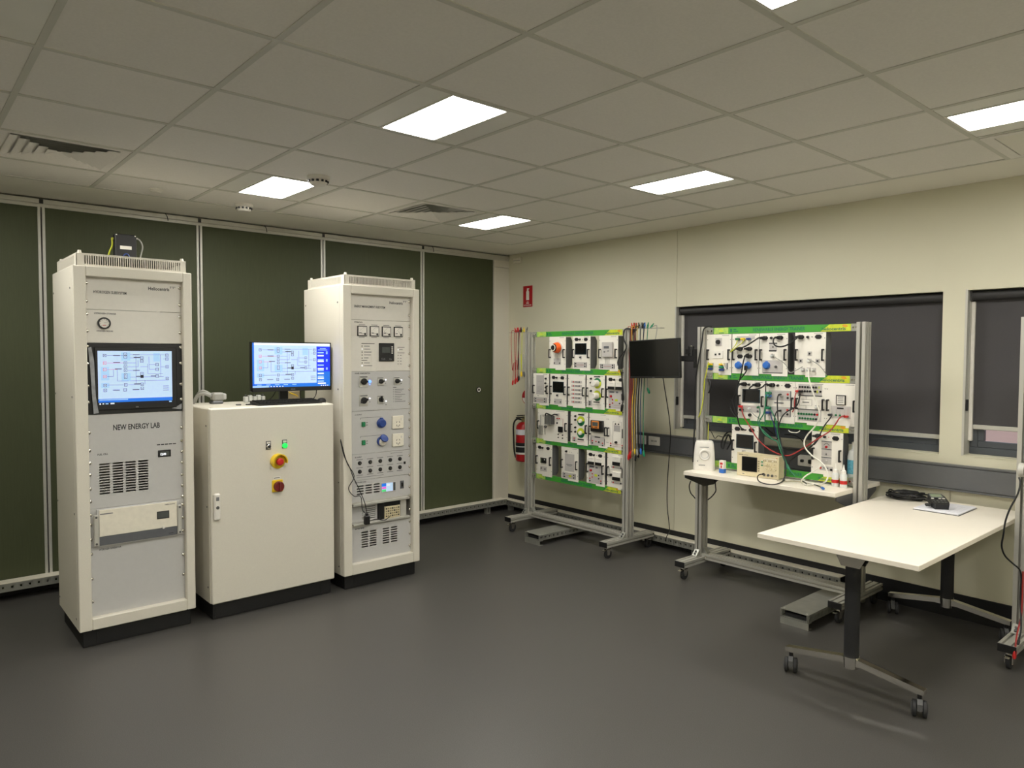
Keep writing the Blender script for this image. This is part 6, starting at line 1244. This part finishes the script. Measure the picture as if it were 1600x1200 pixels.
MB().box(4.2, 4.443, -.465, -.15, zt, zt+.003, M_steelD).build('cover', N, smooth=False)
MB().box(4.203, 4.441, -.463, -.152, zt+.003, zt+.011, M_paper, .002).build('pages', N, smooth=False)
q = MB()
for i in range(9): q.box(4.36, 4.43, -.43+i*.026, -.429+i*.026, zt+.011, zt+.0113, M_inkG)
q.build('writing', N, smooth=False)
Dv = thing('handheld_meter', 'black handheld meter with a green display lying on the notebook', 'meter', (4.34, -.34, zt+.011))
ang = math.radians(-38); r = Vector((math.cos(-ang), math.sin(-ang), 0)); up = Vector((-math.sin(-ang), math.cos(-ang), .32)).normalized(); n = r.cross(up); fr = F((4.295, -.425, zt+.011), r, up, n)
MB(fr).prism([(.012, 0), (.085, 0), (.095, .03), (.095, .1), (.085, .135), (.012, .135), (.0, .1), (.0, .03)], lambda a, b, d: (a, b, d), .0, .032, M_black).build('meter_body', Dv)
MB(fr).box(.012, .083, .085, .128, .032, .034, M_slate, .001).rect(.018, .077, .09, .123, .0343, M_lcdP).build('display', Dv, smooth=False)
q = MB(fr)
for i in range(4): q.box(.01+i*.02, .024+i*.02, .068, .075, .032, .036, M_white if i != 1 else M_blackM, .001)
for j in range(2):
    for i in range(4): q.box(.012+i*.019, .024+i*.019, .022+j*.02, .032+j*.02, .032, .035, M_steelD, .001)
q.build('keypad', Dv, smooth=False)
MB(fr).box(-.03, .0, .03, .05, .0, .014, M_black, .004).build('side_lug', Dv)
Cb = thing('cable_bundle', 'tangled bundle of black cable on the white table', 'cable', (4.08, -.17, zt))
random.seed(3)
q = MB()
for k in range(8):
    pts = []; cxk = 4.06+random.uniform(-.02, .02); cyk = -.185+random.uniform(-.02, .025); ra = random.uniform(.085, .13); rb = random.uniform(.022, .06); ph = random.uniform(0, 6); tl = math.radians(random.uniform(15, 40)); zk = .006+.0055*k
    for i in range(12):
        a = 2*math.pi*i/11.5+ph; p_ = ra*math.cos(a); r_ = rb*math.sin(a)+random.uniform(-.008, .008)
        pts.append((cxk+p_*math.cos(tl)-r_*math.sin(tl), cyk+p_*math.sin(tl)*.6+r_*math.cos(tl), zt+max(.0055, zk+random.uniform(-.006, .009))))
    q.tube(smooth_path(pts, 5), .0043, M_cableB, 6)
q.build('coil', Cb)
MB().tube(smooth_path([(4.0, -.25, zt+.02), (3.97, -.18, zt+.03), (3.985, -.11, zt+.04), (4.04, -.1, zt+.035), (4.12, -.14, zt+.04), (4.2, -.18, zt+.045), (4.27, -.23, zt+.03), (4.29, -.28, zt+.03)]), .005, M_cableB).build('loose_end', Cb)
MB().box(3.955, 3.99, -.12, -.095, zt, zt+.02, M_black, .005).build('connector', Cb)
# ---- item on the third stand post
t = thing('clamp_lamp', 'black cylinder lamp with a silver end clamped to the stand by the table', 'lamp', (4.78, -.47, 1.0))
MB().lathe((4.722, -.468, 1.036), (1, 0, 0), [(.034, 0), (.037, .004), (.037, .03)], M_aluL, 22).build('end_cap', t)
MB().lathe((4.752, -.468, 1.036), (1, 0, 0), [(.036, 0), (.036, .14), (.03, .15)], M_black, 22).build('lamp_body', t)
MB().box(4.76, 4.80, -.435, -.405, 1.01, 1.06, M_black, .004).build('clamp', t)
cable('t3cord', .0045, M_cableB, 'power_cable', 'black cord hanging in a curve from the clamped lamp', ends=((1, M_black, .03, .007),))
cable('t3red', .0042, M_cableR, 'patch_lead', 'red lead hanging down the post beside the table', ends=((1, M_red, .045, .009),))
